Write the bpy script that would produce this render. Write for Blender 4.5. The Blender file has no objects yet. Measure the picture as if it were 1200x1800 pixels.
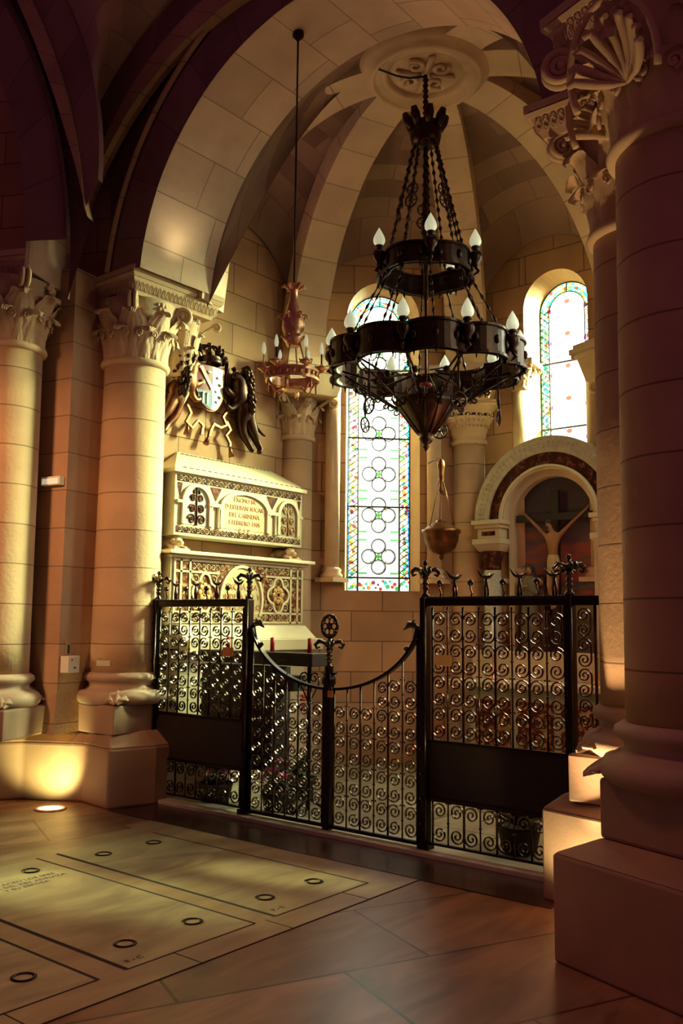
import bpy, math, random
from math import sin, cos, pi, sqrt, radians, atan2
from mathutils import Vector, Matrix
random.seed(7)
SC = bpy.context.scene
COL = SC.collection
# ------------------------------------------------------------------ camera
cam_d = bpy.data.cameras.new('camera'); cam = bpy.data.objects.new('camera', cam_d); COL.objects.link(cam)
HEAD, PITCH, ROLL = radians(38.8), math.atan(193/1595.0), 0.010
F0 = Vector((cos(HEAD), sin(HEAD), 0)); R0 = Vector((sin(HEAD), -cos(HEAD), 0)); Z = Vector((0, 0, 1))
FW = F0*cos(PITCH)+Z*sin(PITCH); UP = -F0*sin(PITCH)+Z*cos(PITCH)
RT = R0*cos(ROLL)+UP*sin(ROLL); UP2 = UP*cos(ROLL)-R0*sin(ROLL)
m = Matrix((RT, UP2, -FW)).transposed().to_4x4(); m.translation = Vector((0, 0, 1.6)); cam.matrix_world = m
cam_d.sensor_fit = 'VERTICAL'; cam_d.sensor_height = 36.0; cam_d.lens = 31.9; cam_d.clip_start = .05
SC.camera = cam
# ------------------------------------------------------------------ view + render settings
SC.view_settings.view_transform = 'Standard'; SC.view_settings.look = 'None'
SC.view_settings.exposure = 1.0; SC.view_settings.gamma = 1.0
SC.cycles.use_denoising = True
SC.cycles.max_bounces = 7; SC.cycles.diffuse_bounces = 2; SC.cycles.glossy_bounces = 3
SC.cycles.transparent_max_bounces = 24; SC.cycles.sample_clamp_indirect = 6
# ------------------------------------------------------------------ world: dim reddish dusk, bright day sky beyond the windows
W = bpy.data.worlds.new('world'); SC.world = W; W.use_nodes = True
nt = W.node_tree; nt.nodes.clear()
def wn(t, **k):
    n = nt.nodes.new(t)
    for a, b in k.items(): setattr(n, a, b)
    return n
tc = wn('ShaderNodeTexCoord'); sep = wn('ShaderNodeSeparateXYZ'); nt.links.new(tc.outputs['Generated'], sep.inputs[0])
dt = wn('ShaderNodeVectorMath', operation='DOT_PRODUCT'); nt.links.new(tc.outputs['Generated'], dt.inputs[0]); dt.inputs[1].default_value = (.87, .49, 0)
mr = wn('ShaderNodeMapRange'); mr.inputs[1].default_value = .55; mr.inputs[2].default_value = .75; nt.links.new(dt.outputs['Value'], mr.inputs[0])
mz = wn('ShaderNodeMapRange'); mz.inputs[1].default_value = .0; mz.inputs[2].default_value = .27; mz.inputs[3].default_value = .36; mz.inputs[4].default_value = 3.2
nt.links.new(sep.outputs[2], mz.inputs[0])
b1 = wn('ShaderNodeBackground'); b1.inputs[0].default_value = (.30, .080, .15, 1); b1.inputs[1].default_value = .105
b2 = wn('ShaderNodeBackground'); b2.inputs[0].default_value = (.93, 1, .90, 1); nt.links.new(mz.outputs[0], b2.inputs[1])
mx = wn('ShaderNodeMixShader'); nt.links.new(mr.outputs[0], mx.inputs[0]); nt.links.new(b1.outputs[0], mx.inputs[1]); nt.links.new(b2.outputs[0], mx.inputs[2])
wo = wn('ShaderNodeOutputWorld'); nt.links.new(mx.outputs[0], wo.inputs[0])
# ------------------------------------------------------------------ lights
def light(name, kind, loc, aim=None, energy=100, color=(1, 1, 1), size=.1, size_y=None, spot=60, blend=.5, spread=None):
    d = bpy.data.lights.new(name, kind); o = bpy.data.objects.new(name, d); COL.objects.link(o)
    o.location = loc; d.energy = energy; d.color = color
    if kind == 'AREA':
        d.size = size
        if size_y: d.shape = 'RECTANGLE'; d.size_y = size_y
    elif kind == 'SUN': d.angle = size
    else: d.shadow_soft_size = size
    if spread: d.spread = radians(spread)
    if kind == 'SPOT': d.spot_size = radians(spot); d.spot_blend = blend
    if aim is not None:
        o.rotation_euler = (Vector(aim)-Vector(loc)).to_track_quat('-Z', 'Y').to_euler()
    return o
YG = (.86, 1.0, .72); WARM = (1.0, .50, .22); RED = (1.0, .34, .34)
light('daylight_south_window', 'AREA', (8.72, 2.47, 3.9), (6.2, 5.6, 1.6), 22, YG, .8, 3.0, spread=110)
light('daylight_side_window', 'AREA', (6.75, 1.72, 4.0), (6.7, 6.8, 1.8), 9, YG, 1.0, 3.0, spread=110)
light('daylight_left_window', 'AREA', (10.2, 6.1, 4.7), (5.6, 6.75, 2.6), 240, (.86, 1.0, .60), 1.0, 2.0, spread=70)
light('daylight_altar_window', 'AREA', (10.35, 3.78, 5.2), (5.6, 6.72, 2.4), 250, (.82, 1.0, .56), .8, 1.6, spread=60)
light('ambulatory_overhead_fill', 'SPOT', (2.0, 3.2, 6.2), (3.1, 3.1, 0), 150, (1.0, .42, .24), .3, spot=54, blend=1)  # added overhead fill to warm the floor, no fixture belongs to it
light('capital_floodlight_left', 'SPOT', (6.05, 6.45, 4.93), (6.1, 5.3, 6.3), 12, (1, .54, .52), .12, spot=150, blend=.8)
light('capital_floodlight_right', 'SPOT', (5.95, 2.45, 4.95), (6.6, 4.8, 6.5), 8, (1, .40, .46), .12, spot=150, blend=.8)
light('capital_floodlight_front', 'SPOT', (5.38, 6.24, 4.95), (5.35, 6.1, 6.0), 3.5, (1, .95, .55), .14, spot=150, blend=.9)
light('floor_uplight_left', 'SPOT', (4.66, 6.88, .05), (4.84, 7.15, .32), 30, (1, .97, .34), .04, spot=95, blend=.9)
light('floor_uplight_right', 'SPOT', (4.80, 2.17, .05), (5.25, 2.40, 1.6), 22, (1, .86, .40), .05, spot=130, blend=.6)
light('floor_uplight_right_beam', 'SPOT', (4.78, 2.24, .10), (5.12, 2.02, 2.6), 120, (1, .66, .32), .05, spot=46, blend=.7)
light('chapel_warm_fill', 'POINT', (7.2, 3.3, 2.0), None, 14, (1, .38, .19), .2)  # added fill that lifts the chapel walls, not a real lamp
light('ambulatory_warm_fill', 'SPOT', (1.3, 6.0, 3.6), (4.6, 7.3, 2.3), 230, WARM, .25, spot=64, blend=.9)  # added orange fill for the left columns and pier, no fixture
light('ambulatory_red_fill', 'AREA', (0.2, .6, 4.4), (5.0, 4.0, 2.5), 1.5, RED, 2.0, 2.0)  # added reddish fill for the foreground, stands for no lamp
light('floor_beam_near', 'SPOT', (1.6, 9.6, 2.1), (3.45, 4.6, 0), 1500, (.88, 1, .46), .12, spot=10, blend=.9)
light('floor_beam_far', 'SPOT', (3.0, 9.4, 2.3), (4.45, 4.0, 0), 1400, (.95, 1, .45), .10, spot=5.5, blend=.8)
# ------------------------------------------------------------------ material helpers
def newmat(name):
    M = bpy.data.materials.new(name); M.use_nodes = True
    return M, M.node_tree, M.node_tree.nodes['Principled BSDF']
def rgba(c): return (c[0], c[1], c[2], 1)
def plain(name, c, rough=.6, metal=0, spec=.5, noise=0, nscale=8, bump=0, bscale=40, dark=None):
    M, t, p = newmat(name)
    p.inputs['Base Color'].default_value = rgba(c); p.inputs['Roughness'].default_value = rough; p.inputs['Metallic'].default_value = metal
    p.inputs['Specular IOR Level'].default_value = spec
    co = t.nodes.new('ShaderNodeTexCoord')
    if noise:
        n = t.nodes.new('ShaderNodeTexNoise'); n.inputs['Scale'].default_value = nscale; n.inputs['Detail'].default_value = 6
        t.links.new(co.outputs['Object'], n.inputs['Vector'])
        r = t.nodes.new('ShaderNodeValToRGB'); r.color_ramp.elements[0].position = .3; r.color_ramp.elements[1].position = .7
        d = dark or [x*(1-noise) for x in c]
        r.color_ramp.elements[0].color = rgba(d); r.color_ramp.elements[1].color = rgba(c)
        t.links.new(n.outputs[0], r.inputs[0]); t.links.new(r.outputs[0], p.inputs['Base Color'])
    if bump:
        n = t.nodes.new('ShaderNodeTexNoise'); n.inputs['Scale'].default_value = bscale; n.inputs['Detail'].default_value = 5
        t.links.new(co.outputs['Object'], n.inputs['Vector'])
        b = t.nodes.new('ShaderNodeBump'); b.inputs['Strength'].default_value = bump; b.inputs['Distance'].default_value = .01
        t.links.new(n.outputs[0], b.inputs['Height']); t.links.new(b.outputs[0], p.inputs['Normal'])
    return M
def blocks(name, c, bw, bh, vary=.18, mortar=.007, mcol=.35, offset=.5, rough=.8, dark=None):
    """ashlar blocks laid out on the UV map, which is in metres"""
    M, t, p = newmat(name)
    uv = t.nodes.new('ShaderNodeUVMap'); br = t.nodes.new('ShaderNodeTexBrick'); t.links.new(uv.outputs[0], br.inputs['Vector'])
    br.offset = offset; br.inputs['Scale'].default_value = 1; br.inputs['Brick Width'].default_value = bw; br.inputs['Row Height'].default_value = bh
    br.inputs['Mortar Size'].default_value = mortar; br.inputs['Mortar Smooth'].default_value = .3; br.inputs['Bias'].default_value = 0
    br.inputs['Color1'].default_value = rgba(c); br.inputs['Color2'].default_value = rgba(dark or [x*(1-vary) for x in c])
    br.inputs['Mortar'].default_value = rgba([x*mcol for x in c])
    co = t.nodes.new('ShaderNodeTexCoord')
    n = t.nodes.new('ShaderNodeTexNoise'); n.inputs['Scale'].default_value = 2.2; n.inputs['Detail'].default_value = 7; t.links.new(co.outputs['Object'], n.inputs['Vector'])
    mr = t.nodes.new('ShaderNodeMapRange'); mr.inputs[1].default_value = .3; mr.inputs[2].default_value = .7; mr.inputs[3].default_value = .82; mr.inputs[4].default_value = 1.08
    t.links.new(n.outputs[0], mr.inputs[0])
    mul = t.nodes.new('ShaderNodeMixRGB'); mul.blend_type = 'MULTIPLY'; mul.inputs[0].default_value = 1
    t.links.new(br.outputs['Color'], mul.inputs[1]); t.links.new(mr.outputs[0], mul.inputs[2]); t.links.new(mul.outputs[0], p.inputs['Base Color'])
    p.inputs['Roughness'].default_value = rough; p.inputs['Specular IOR Level'].default_value = .3
    n2 = t.nodes.new('ShaderNodeTexNoise'); n2.inputs['Scale'].default_value = 30; n2.inputs['Detail'].default_value = 5; t.links.new(co.outputs['Object'], n2.inputs['Vector'])
    ma = t.nodes.new('ShaderNodeMath'); ma.operation = 'MULTIPLY_ADD'; ma.inputs[1].default_value = -1.5
    t.links.new(br.outputs['Fac'], ma.inputs[0]); t.links.new(n2.outputs[0], ma.inputs[2])
    b = t.nodes.new('ShaderNodeBump'); b.inputs['Strength'].default_value = .5; b.inputs['Distance'].default_value = .006
    t.links.new(ma.outputs[0], b.inputs['Height']); t.links.new(b.outputs[0], p.inputs['Normal'])
    return M
ST = (.60, .385, .225)
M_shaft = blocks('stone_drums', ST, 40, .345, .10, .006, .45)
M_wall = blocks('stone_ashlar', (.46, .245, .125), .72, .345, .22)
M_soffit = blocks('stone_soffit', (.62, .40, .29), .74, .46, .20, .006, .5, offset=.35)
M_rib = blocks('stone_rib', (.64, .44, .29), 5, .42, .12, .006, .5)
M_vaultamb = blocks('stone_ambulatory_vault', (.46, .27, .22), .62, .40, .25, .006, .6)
M_web_shade = blocks('stone_web_shaded', (.30, .17, .115), .62, .33, .30, .006, .6, dark=(.16, .08, .062))  # shade between the ribs is put into this darker colour
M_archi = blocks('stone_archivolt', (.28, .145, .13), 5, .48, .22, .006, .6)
M_pier = blocks('stone_pier', (.50, .30, .18), 5, .345, .15, .006, .5)
M_stone = plain('carved_stone', (.62, .41, .245), .8, noise=.18, nscale=5, bump=.25, bscale=45)
M_base = plain('base_stone', (.50, .34, .24), .7, noise=.25, nscale=3, bump=.15, bscale=30)
M_ped = plain('pedestal_stone', (.40, .235, .155), .62, noise=.25, nscale=3, bump=.12)
M_recess_shade = plain('recess_stone_shaded', (.13, .055, .05), .9, noise=.3)  # shade behind the arch mouldings is put into this dark colour
M_marble = plain('white_marble', (.64, .51, .33), .65, noise=.1, nscale=4, spec=.25)
M_plate = plain('inscription_plate', (.50, .40, .20), .6, noise=.2, nscale=6)
M_iron = plain('wrought_iron', (.030, .018, .016), .35, metal=.8, noise=.3, nscale=30)
M_ironsh = plain('forged_iron_polished', (.15, .12, .085), .20, metal=1, noise=.5, nscale=20)
M_bronze = plain('dark_bronze', (.050, .018, .010), .36, metal=.8, noise=.5, nscale=14)
M_bronze2 = plain('gilded_bronze', (.26, .09, .032), .36, metal=.85, noise=.65, nscale=11)
M_brass = plain('polished_brass', (.88, .46, .24), .34, metal=.75, noise=.3, nscale=25)
M_ink = plain('red_letter_paint', (.50, .16, .06), .7)
M_darkink = plain('engraved_letters', (.10, .05, .045), .8)
M_wood = plain('dark_wood', (.022, .008, .007), .6, noise=.5, nscale=12)
M_red = plain('red_candle_wax', (.42, .015, .03), .4)
M_pink = plain('pink_petals', (.62, .10, .22), .6, noise=.5, nscale=30)
M_green = plain('dark_leaves', (.045, .075, .02), .6, noise=.5, nscale=20)
M_white = plain('white_box_enamel', (.82, .74, .60), .5)
M_black = plain('black_slot', (.015, .008, .008), .7)
M_skin = plain('painted_flesh', (.36, .16, .06), .6, noise=.25, nscale=9)
M_cloth = plain('loincloth', (.55, .38, .17), .7, noise=.2)
M_hair = plain('dark_hair', (.03, .012, .01), .7)
M_lip = plain('threshold_marble', (.62, .58, .42), .35, noise=.2, nscale=5)
def glassm(name, c):
    M = bpy.data.materials.new(name); M.use_nodes = True; t = M.node_tree; t.nodes.clear()
    o = t.nodes.new('ShaderNodeOutputMaterial'); b = t.nodes.new('ShaderNodeBsdfTransparent'); b.inputs[0].default_value = rgba(c)
    t.links.new(b.outputs[0], o.inputs[0]); return M
GC = {k: glassm('glass_'+k, c) for k, c in dict(clear=(.95, .97, .90), pale=(.80, .80, .52), yellow=(.80, .55, .10), green=(.10, .42, .10), teal=(.06, .50, .45), blue=(.06, .42, .75),
      red=(.55, .06, .03), amber=(.72, .28, .05), purple=(.28, .05, .16), brown=(.25, .08, .05)).items()}
M_lead = plain('lead_came', (.02, .012, .012), .6)
def bulbm():
    M, t, p = newmat('frosted_bulb'); p.inputs['Base Color'].default_value = (.75, .74, .60, 1); p.inputs['Roughness'].default_value = .35
    p.inputs['Emission Color'].default_value = (.85, .86, .55, 1); p.inputs['Emission Strength'].default_value = .22
    return M
M_bulb = bulbm()
def lensm():
    M, t, p = newmat('lit_lamp_lens'); p.inputs['Base Color'].default_value = (.9, .8, .6, 1)
    p.inputs['Emission Color'].default_value = (1, .82, .45, 1); p.inputs['Emission Strength'].default_value = 4
    return M
M_lens = lensm()
def mosaicm(name, a, b, c, scale):
    M, t, p = newmat(name); co = t.nodes.new('ShaderNodeTexCoord')
    v = t.nodes.new('ShaderNodeTexVoronoi'); v.inputs['Scale'].default_value = scale; t.links.new(co.outputs['Object'], v.inputs['Vector'])
    n = t.nodes.new('ShaderNodeTexNoise'); n.inputs['Scale'].default_value = scale*.55; n.inputs['Detail'].default_value = 3; t.links.new(co.outputs['Object'], n.inputs['Vector'])
    r = t.nodes.new('ShaderNodeValToRGB'); e = r.color_ramp.elements; e[0].position = .44; e[0].color = rgba(a); e[1].position = .53; e[1].color = rgba(b)
    x = e.new(.64); x.color = rgba(c)
    mx = t.nodes.new('ShaderNodeMixRGB'); mx.blend_type = 'MULTIPLY'; mx.inputs[0].default_value = .55
    t.links.new(n.outputs[0], r.inputs[0]); t.links.new(r.outputs[0], mx.inputs[1]); t.links.new(v.outputs['Color'], mx.inputs[2]); t.links.new(mx.outputs[0], p.inputs['Base Color'])
    p.inputs['Roughness'].default_value = .75; p.inputs['Specular IOR Level'].default_value = .15
    return M
M_mosaic = mosaicm('mosaic_tesserae', (.12, .02, .010), (.30, .11, .03), (.60, .44, .22), 42)
M_mosdark = mosaicm('dark_red_inlay', (.06, .010, .008), (.11, .02, .012), (.22, .08, .03), 30)
M_gold = plain('gold_mosaic', (.72, .40, .12), .4, noise=.5, nscale=40)
def marblefloor(name, c1, c2, rough, joints=None, rot=0.0, loc=(0, 0, 0)):
    M, t, p = newmat(name); co = t.nodes.new('ShaderNodeTexCoord')
    mp = t.nodes.new('ShaderNodeMapping'); mp.inputs['Rotation'].default_value = (0, 0, rot); mp.inputs['Location'].default_value = loc; t.links.new(co.outputs['Object'], mp.inputs[0])
    n = t.nodes.new('ShaderNodeTexNoise'); n.inputs['Scale'].default_value = 1.3; n.inputs['Detail'].default_value = 9; n.inputs['Distortion'].default_value = 1.4
    mp2 = t.nodes.new('ShaderNodeMapping'); mp2.inputs['Scale'].default_value = (1, 3.2, 1); mp2.inputs['Rotation'].default_value = (0, 0, -.55); t.links.new(co.outputs['Object'], mp2.inputs[0])
    t.links.new(mp2.outputs[0], n.inputs['Vector'])
    r = t.nodes.new('ShaderNodeValToRGB'); r.color_ramp.elements[0].position = .34; r.color_ramp.elements[1].position = .66
    r.color_ramp.elements[0].color = rgba(c2); r.color_ramp.elements[1].color = rgba(c1); t.links.new(n.outputs[0], r.inputs[0])
    src = r.outputs[0]
    if joints:
        br = t.nodes.new('ShaderNodeTexBrick'); t.links.new(mp.outputs[0], br.inputs['Vector']); br.offset = .37
        br.inputs['Scale'].default_value = 1; br.inputs['Brick Width'].default_value = joints[0]; br.inputs['Row Height'].default_value = joints[1]; br.inputs['Mortar Size'].default_value = .009
        br.inputs['Color1'].default_value = (1, 1, 1, 1); br.inputs['Color2'].default_value = (.62, .60, .60, 1); br.inputs['Mortar'].default_value = (.25, .2, .2, 1)
        mul = t.nodes.new('ShaderNodeMixRGB'); mul.blend_type = 'MULTIPLY'; mul.inputs[0].default_value = 1
        t.links.new(src, mul.inputs[1]); t.links.new(br.outputs['Color'], mul.inputs[2]); src = mul.outputs[0]
    t.links.new(src, p.inputs['Base Color']); p.inputs['Roughness'].default_value = rough; p.inputs['Specular IOR Level'].default_value = .4
    return M
M_floor = marblefloor('marble_paving', (.40, .21, .125), (.20, .095, .06), .36, (1.25, .78), .42)
M_slab = marblefloor('grave_slab_marble', (.42, .33, .19), (.25, .18, .115), .36)
M_kerb = marblefloor('kerb_marble', (.38, .26, .15), (.27, .17, .10), .36)
M_dark = marblefloor('dark_marble', (.085, .035, .03), (.035, .014, .012), .25)
M_chapelfl = marblefloor('chapel_marble', (.55, .50, .33), (.38, .30, .2), .35, (.7, .7), 0)
M_joint = plain('floor_joint', (.02, .009, .01), .9)
# ------------------------------------------------------------------ mesh builder
class MB:
    def __init__(s): s.v = []; s.f = []; s.uv = []; s.mi = []; s.sm = []
    def q(s, idx, uv=None, mi=0, sm=False):
        s.f.append(tuple(idx)); s.uv.append(uv); s.mi.append(mi); s.sm.append(sm)
    def P(s, p): s.v.append(tuple(p)); return len(s.v)-1
    def poly(s, pts, uv=None, mi=0): s.q([s.P(p) for p in pts], uv, mi)
    def prism(s, poly, z0, z1, mi=0, top=None):
        """poly: (x,y) counter-clockwise; top: another outline for a taper"""
        top = top or poly; n = len(poly)
        a = [s.P((p[0], p[1], z0)) for p in poly]; b = [s.P((p[0], p[1], z1)) for p in top]
        for i in range(n): j = (i+1) % n; s.q([a[i], a[j], b[j], b[i]], None, mi)
        s.q(b, None, mi); s.q(a[::-1], None, mi)
    def box(s, x0, x1, y0, y1, z0, z1, mi=0): s.prism([(x0, y0), (x1, y0), (x1, y1), (x0, y1)], z0, z1, mi)
    def obox(s, o, e1, e2, a0, a1, b0, b1, z0, z1, mi=0):
        o = Vector(o); e1 = Vector(e1); e2 = Vector(e2)
        ps = [o+e1*a+e2*b for a, b in ((a0, b0), (a1, b0), (a1, b1), (a0, b1))]
        s.prism([(p.x, p.y) for p in ps], z0, z1, mi)
    def lathe(s, prof, c=(0, 0), n=32, a0=0, a1=2*pi, mi=0, sm=True, cap=True, lobes=None):
        full = abs(a1-a0-2*pi) < 1e-6; m = n if full else n+1; rows = []
        for r, z in prof:
            row = []
            for i in range(m):
                a = a0+(a1-a0)*i/n; rr = r*(1+lobes[1]*abs(sin(lobes[0]*a/2))) if lobes else r
                row.append(s.P((c[0]+rr*cos(a), c[1]+rr*sin(a), z)))
            rows.append(row)
        rm = max(p[0] for p in prof)
        for k in range(len(prof)-1):
            for i in range(n):
                j = (i+1) % m; u0 = rm*(a0+(a1-a0)*i/n); u1 = rm*(a0+(a1-a0)*(i+1)/n); z0 = prof[k][1]; z1 = prof[k+1][1]
                s.q([rows[k][i], rows[k][j], rows[k+1][j], rows[k+1][i]], [(u0, z0), (u1, z0), (u1, z1), (u0, z1)], mi, sm)
        if cap and full:
            if prof[0][0] > .001: s.q(rows[0][::-1], None, mi)
            if prof[-1][0] > .001: s.q(rows[-1], None, mi)
    def tube(s, pts, r, n=6, mi=0, closed=False, sm=True, flat=None):
        """round tube (or flat bar if flat=(w,h)) along a path"""
        pts = [Vector(p) for p in pts]; N = len(pts); rad = r if isinstance(r, (list, tuple)) else [r]*N
        rows = []; ref = None
        for i, p in enumerate(pts):
            if closed: d = pts[(i+1) % N]-pts[i-1]
            else: d = pts[min(i+1, N-1)]-pts[max(i-1, 0)]
            if d.length < 1e-9: d = Vector((0, 0, 1))
            d.normalize()
            if flat and len(flat) > 2: a = Vector(flat[2])
            else:
                if ref is None: ref = Vector((0, 0, 1)) if abs(d.z) < .9 else Vector((1, 0, 0))
                a = ref
            a = (a-d*a.dot(d))
            if a.length < 1e-6: a = Vector((1, 0, 0)); a = a-d*a.dot(d)
            a.normalize(); ref = a; b = d.cross(a)
            if flat:
                w, h = flat[0]*rad[i], flat[1]*rad[i]
                row = [s.P(p+a*x*w+b*y*h) for x, y in ((1, 1), (-1, 1), (-1, -1), (1, -1))]
            else: row = [s.P(p+(a*cos(2*pi*k/n)+b*sin(2*pi*k/n))*rad[i]) for k in range(n)]
            rows.append(row)
        m = len(rows[0])
        for i in range(N if closed else N-1):
            A = rows[i]; B = rows[(i+1) % N]
            for k in range(m): s.q([A[k], A[(k+1) % m], B[(k+1) % m], B[k]], None, mi, sm and not flat)
        if not closed: s.q(rows[0][::-1], None, mi); s.q(rows[-1], None, mi)
    def ball(s, c, r, n=10, m=6, sc=(1, 1, 1), mi=0):
        c = Vector(c); rows = []
        for i in range(m+1):
            t = pi*i/m
            if i in (0, m): rows.append([s.P(c+Vector((0, 0, r*sc[2]*cos(t))))]*n)
            else: rows.append([s.P(c+Vector((r*sc[0]*sin(t)*cos(2*pi*k/n), r*sc[1]*sin(t)*sin(2*pi*k/n), r*sc[2]*cos(t)))) for k in range(n)])
        for i in range(m):
            for k in range(n):
                j = (k+1) % n
                if i == 0: s.q([rows[0][0], rows[1][k], rows[1][j]], None, mi, True)
                elif i == m-1: s.q([rows[i][k], rows[m][0], rows[i][j]], None, mi, True)
                else: s.q([rows[i][k], rows[i+1][k], rows[i+1][j], rows[i][j]], None, mi, True)
    def grid(s, fn, nu, nv, uv=None, mi=0, sm=True):
        I = [[s.P(fn(i/nu, j/nv)) for i in range(nu+1)] for j in range(nv+1)]
        for j in range(nv):
            for i in range(nu):
                u = None
                if uv: u = [uv(a/nu, b/nv) for a, b in ((i, j), (i+1, j), (i+1, j+1), (i, j+1))]
                s.q([I[j][i], I[j][i+1], I[j+1][i+1], I[j+1][i]], u, mi, sm)
    def add(s, o, M=None):
        k = len(s.v); s.v += [tuple(M @ Vector(p)) if M else p for p in o.v]
        s.f += [tuple(i+k for i in f) for f in o.f]; s.uv += o.uv; s.mi += o.mi; s.sm += o.sm
    def mesh(s, name, mats, solid=False):
        me = bpy.data.meshes.new(name); me.from_pydata(s.v, [], s.f)
        for m_ in (mats if isinstance(mats, (list, tuple)) else [mats]): me.materials.append(m_)
        ul = me.uv_layers.new(name='UVMap'); k = 0; V = [Vector(p) for p in s.v]
        buf = [0.0]*(2*len(me.loops))
        for pi_, f in enumerate(s.f):
            u = s.uv[pi_]
            if u is None:
                a, b, c = V[f[0]], V[f[1]], V[f[2]]; n = (b-a).cross(c-a)
                if len(f) > 3 and n.length < 1e-10: n = (c-a).cross(V[f[3]]-a)
                if n.length > 1e-12: n.normalize()
                if abs(n.z) > .8: u = [(V[i].x, V[i].y) for i in f]
                else:
                    t = Z.cross(n); t = t.normalized() if t.length > 1e-6 else Vector((1, 0, 0))
                    u = [(V[i].dot(t), V[i].z) for i in f]
            for x in u: buf[2*k] = x[0]; buf[2*k+1] = x[1]; k += 1
        ul.data.foreach_set('uv', buf)
        me.polygons.foreach_set('material_index', s.mi); me.polygons.foreach_set('use_smooth', s.sm)
        me.validate(); me.update()
        return me
    def build(s, name, mats, parent=None, solid=None, bevel=None):
        o = bpy.data.objects.new(name, s.mesh(name, mats)); COL.objects.link(o)
        if parent is not None: o.parent = parent
        if solid: md = o.modifiers.new('s', 'SOLIDIFY'); md.thickness = solid; md.offset = 0
        if bevel: md = o.modifiers.new('b', 'BEVEL'); md.width = bevel; md.segments = 2; md.limit_method = 'ANGLE'
        return o
def tag(o, label, cat, group=None, kind=None):
    if label: o['label'] = label
    if cat: o['category'] = cat
    if group: o['group'] = group
    if kind: o['kind'] = kind
    return o
def struct(o, label=None, cat=None):
    o['kind'] = 'structure'
    if label: o['label'] = label
    if cat: o['category'] = cat
    return o
def empty(name, loc=(0, 0, 0), label=None, cat=None, group=None):
    o = bpy.data.objects.new(name, None); COL.objects.link(o); o.location = loc; o.empty_display_size = .1
    return tag(o, label, cat, group)
def relocate(e, loc):
    """move an empty to its thing's base, keeping the children where they stand"""
    e.location = loc
    for ch in e.children: ch.matrix_parent_inverse = Matrix.Translation(-Vector(loc))
def textmb(string, size, name, mat, M, parent, extrude=.002, align='CENTER'):
    if '\n' in string:
        for k, ln in enumerate(string.split('\n')): textmb(ln, size, name, mat, M @ Matrix.Translation((0, -k*size*1.2, 0)), parent, extrude, align)
        return
    c = bpy.data.curves.new(name, 'FONT'); c.body = string; c.size = size; c.extrude = extrude; c.align_x = align; c.space_line = 1.15; c.resolution_u = 2
    o = bpy.data.objects.new(name, c); COL.objects.link(o)
    bpy.context.view_layer.update()
    me = bpy.data.meshes.new_from_object(o.evaluated_get(bpy.context.evaluated_depsgraph_get()))
    bpy.data.objects.remove(o); me.transform(M); me.materials.clear(); me.materials.append(mat)
    r = bpy.data.objects.new(name, me); COL.objects.link(r); r.parent = parent; return r
# ------------------------------------------------------------------ geometry constants (metres)
CX, CY, RV = 6.74, 4.45, 2.73            # chapel octagon: centre and vertex radius
AP = RV*cos(pi/8)
ARX0, ARX1, AY, AR, AZ = 5.03, 5.90, 4.42, 2.02, 4.58   # entrance arch
GX, GY = 5.5, 4.53                        # gate plane and its middle
SPR, BOSSZ = 4.55, 6.84
def octv(a, r=RV): return Vector((CX+r*cos(radians(a)), CY+r*sin(radians(a)), 0))
# ================================================================== FLOOR
b = MB(); b.poly([(-2, -2, 0), (5.45, -2, 0), (5.45, 12, 0), (-2, 12, 0)]); struct(b.build('floor', M_floor), 'polished marble floor of the ambulatory', 'floor')
b = MB(); b.poly([(5.45, 1, 0), (10, 1, 0), (10, 8, 0), (5.45, 8, 0)]); struct(b.build('floor', M_chapelfl), 'pale marble floor inside the chapel behind the gate', 'floor')
b = MB(); b.box(4.93, 5.40, 2.42, 6.45, -.02, .004); struct(b.build('trim_1', M_dark), 'dark marble band across the floor in front of the gate', 'floor band')
b = MB(); b.box(5.40, 5.70, 2.3, 6.4, -.02, .035); struct(b.build('trim_2', M_lip, bevel=.008), 'pale marble threshold under the wrought iron gate', 'threshold')
# kerbs between and around the grave slabs
YS0, YS1 = 3.505, 5.54
slabs = [(3.82, 4.655), (2.82, 3.66), (1.82, 2.66)]
b = MB()
b.box(1.0, 4.93, YS0-.20, YS0, -.02, .003); b.box(4.655, 4.93, YS0, 5.9, -.02, .003); b.box(1.0, 4.655, YS1, YS1+.25, -.02, .003)
b.box(3.66, 3.82, YS0, YS1, -.02, .003); b.box(2.66, 2.82, YS0, YS1, -.02, .003)
struct(b.build('trim_3', M_kerb), 'marble kerb strips framing the grave slabs in the floor', 'floor band')
b = MB()
for x0, x1 in slabs:
    for x in (x0, x1): b.box(x-.011, x+.011, YS0, YS1, -.01, .0042)
    b.box(x0, x1, YS0-.004, YS0+.004, -.01, .0042); b.box(x0, x1, YS1-.004, YS1+.004, -.01, .0042)
for x in (1.4, 2.2, 3.1, 3.74, 4.4): b.box(x-.003, x+.003, YS0-.20, YS0, -.01, .0042)
b.box(1.0, 4.93, YS0-.203, YS0-.197, -.01, .0042); b.box(4.925, 4.935, 2.5, 6.4, -.01, .0048)
struct(b.build('trim_4', M_joint), 'dark joints between the floor slabs', 'joint')
sl_lab = ['far pale grave slab in the floor, nearest the iron gate', 'middle pale grave slab with engraved words, left of the one by the gate', 'nearest grave slab, cut by the lower left corner of the photo']
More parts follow.
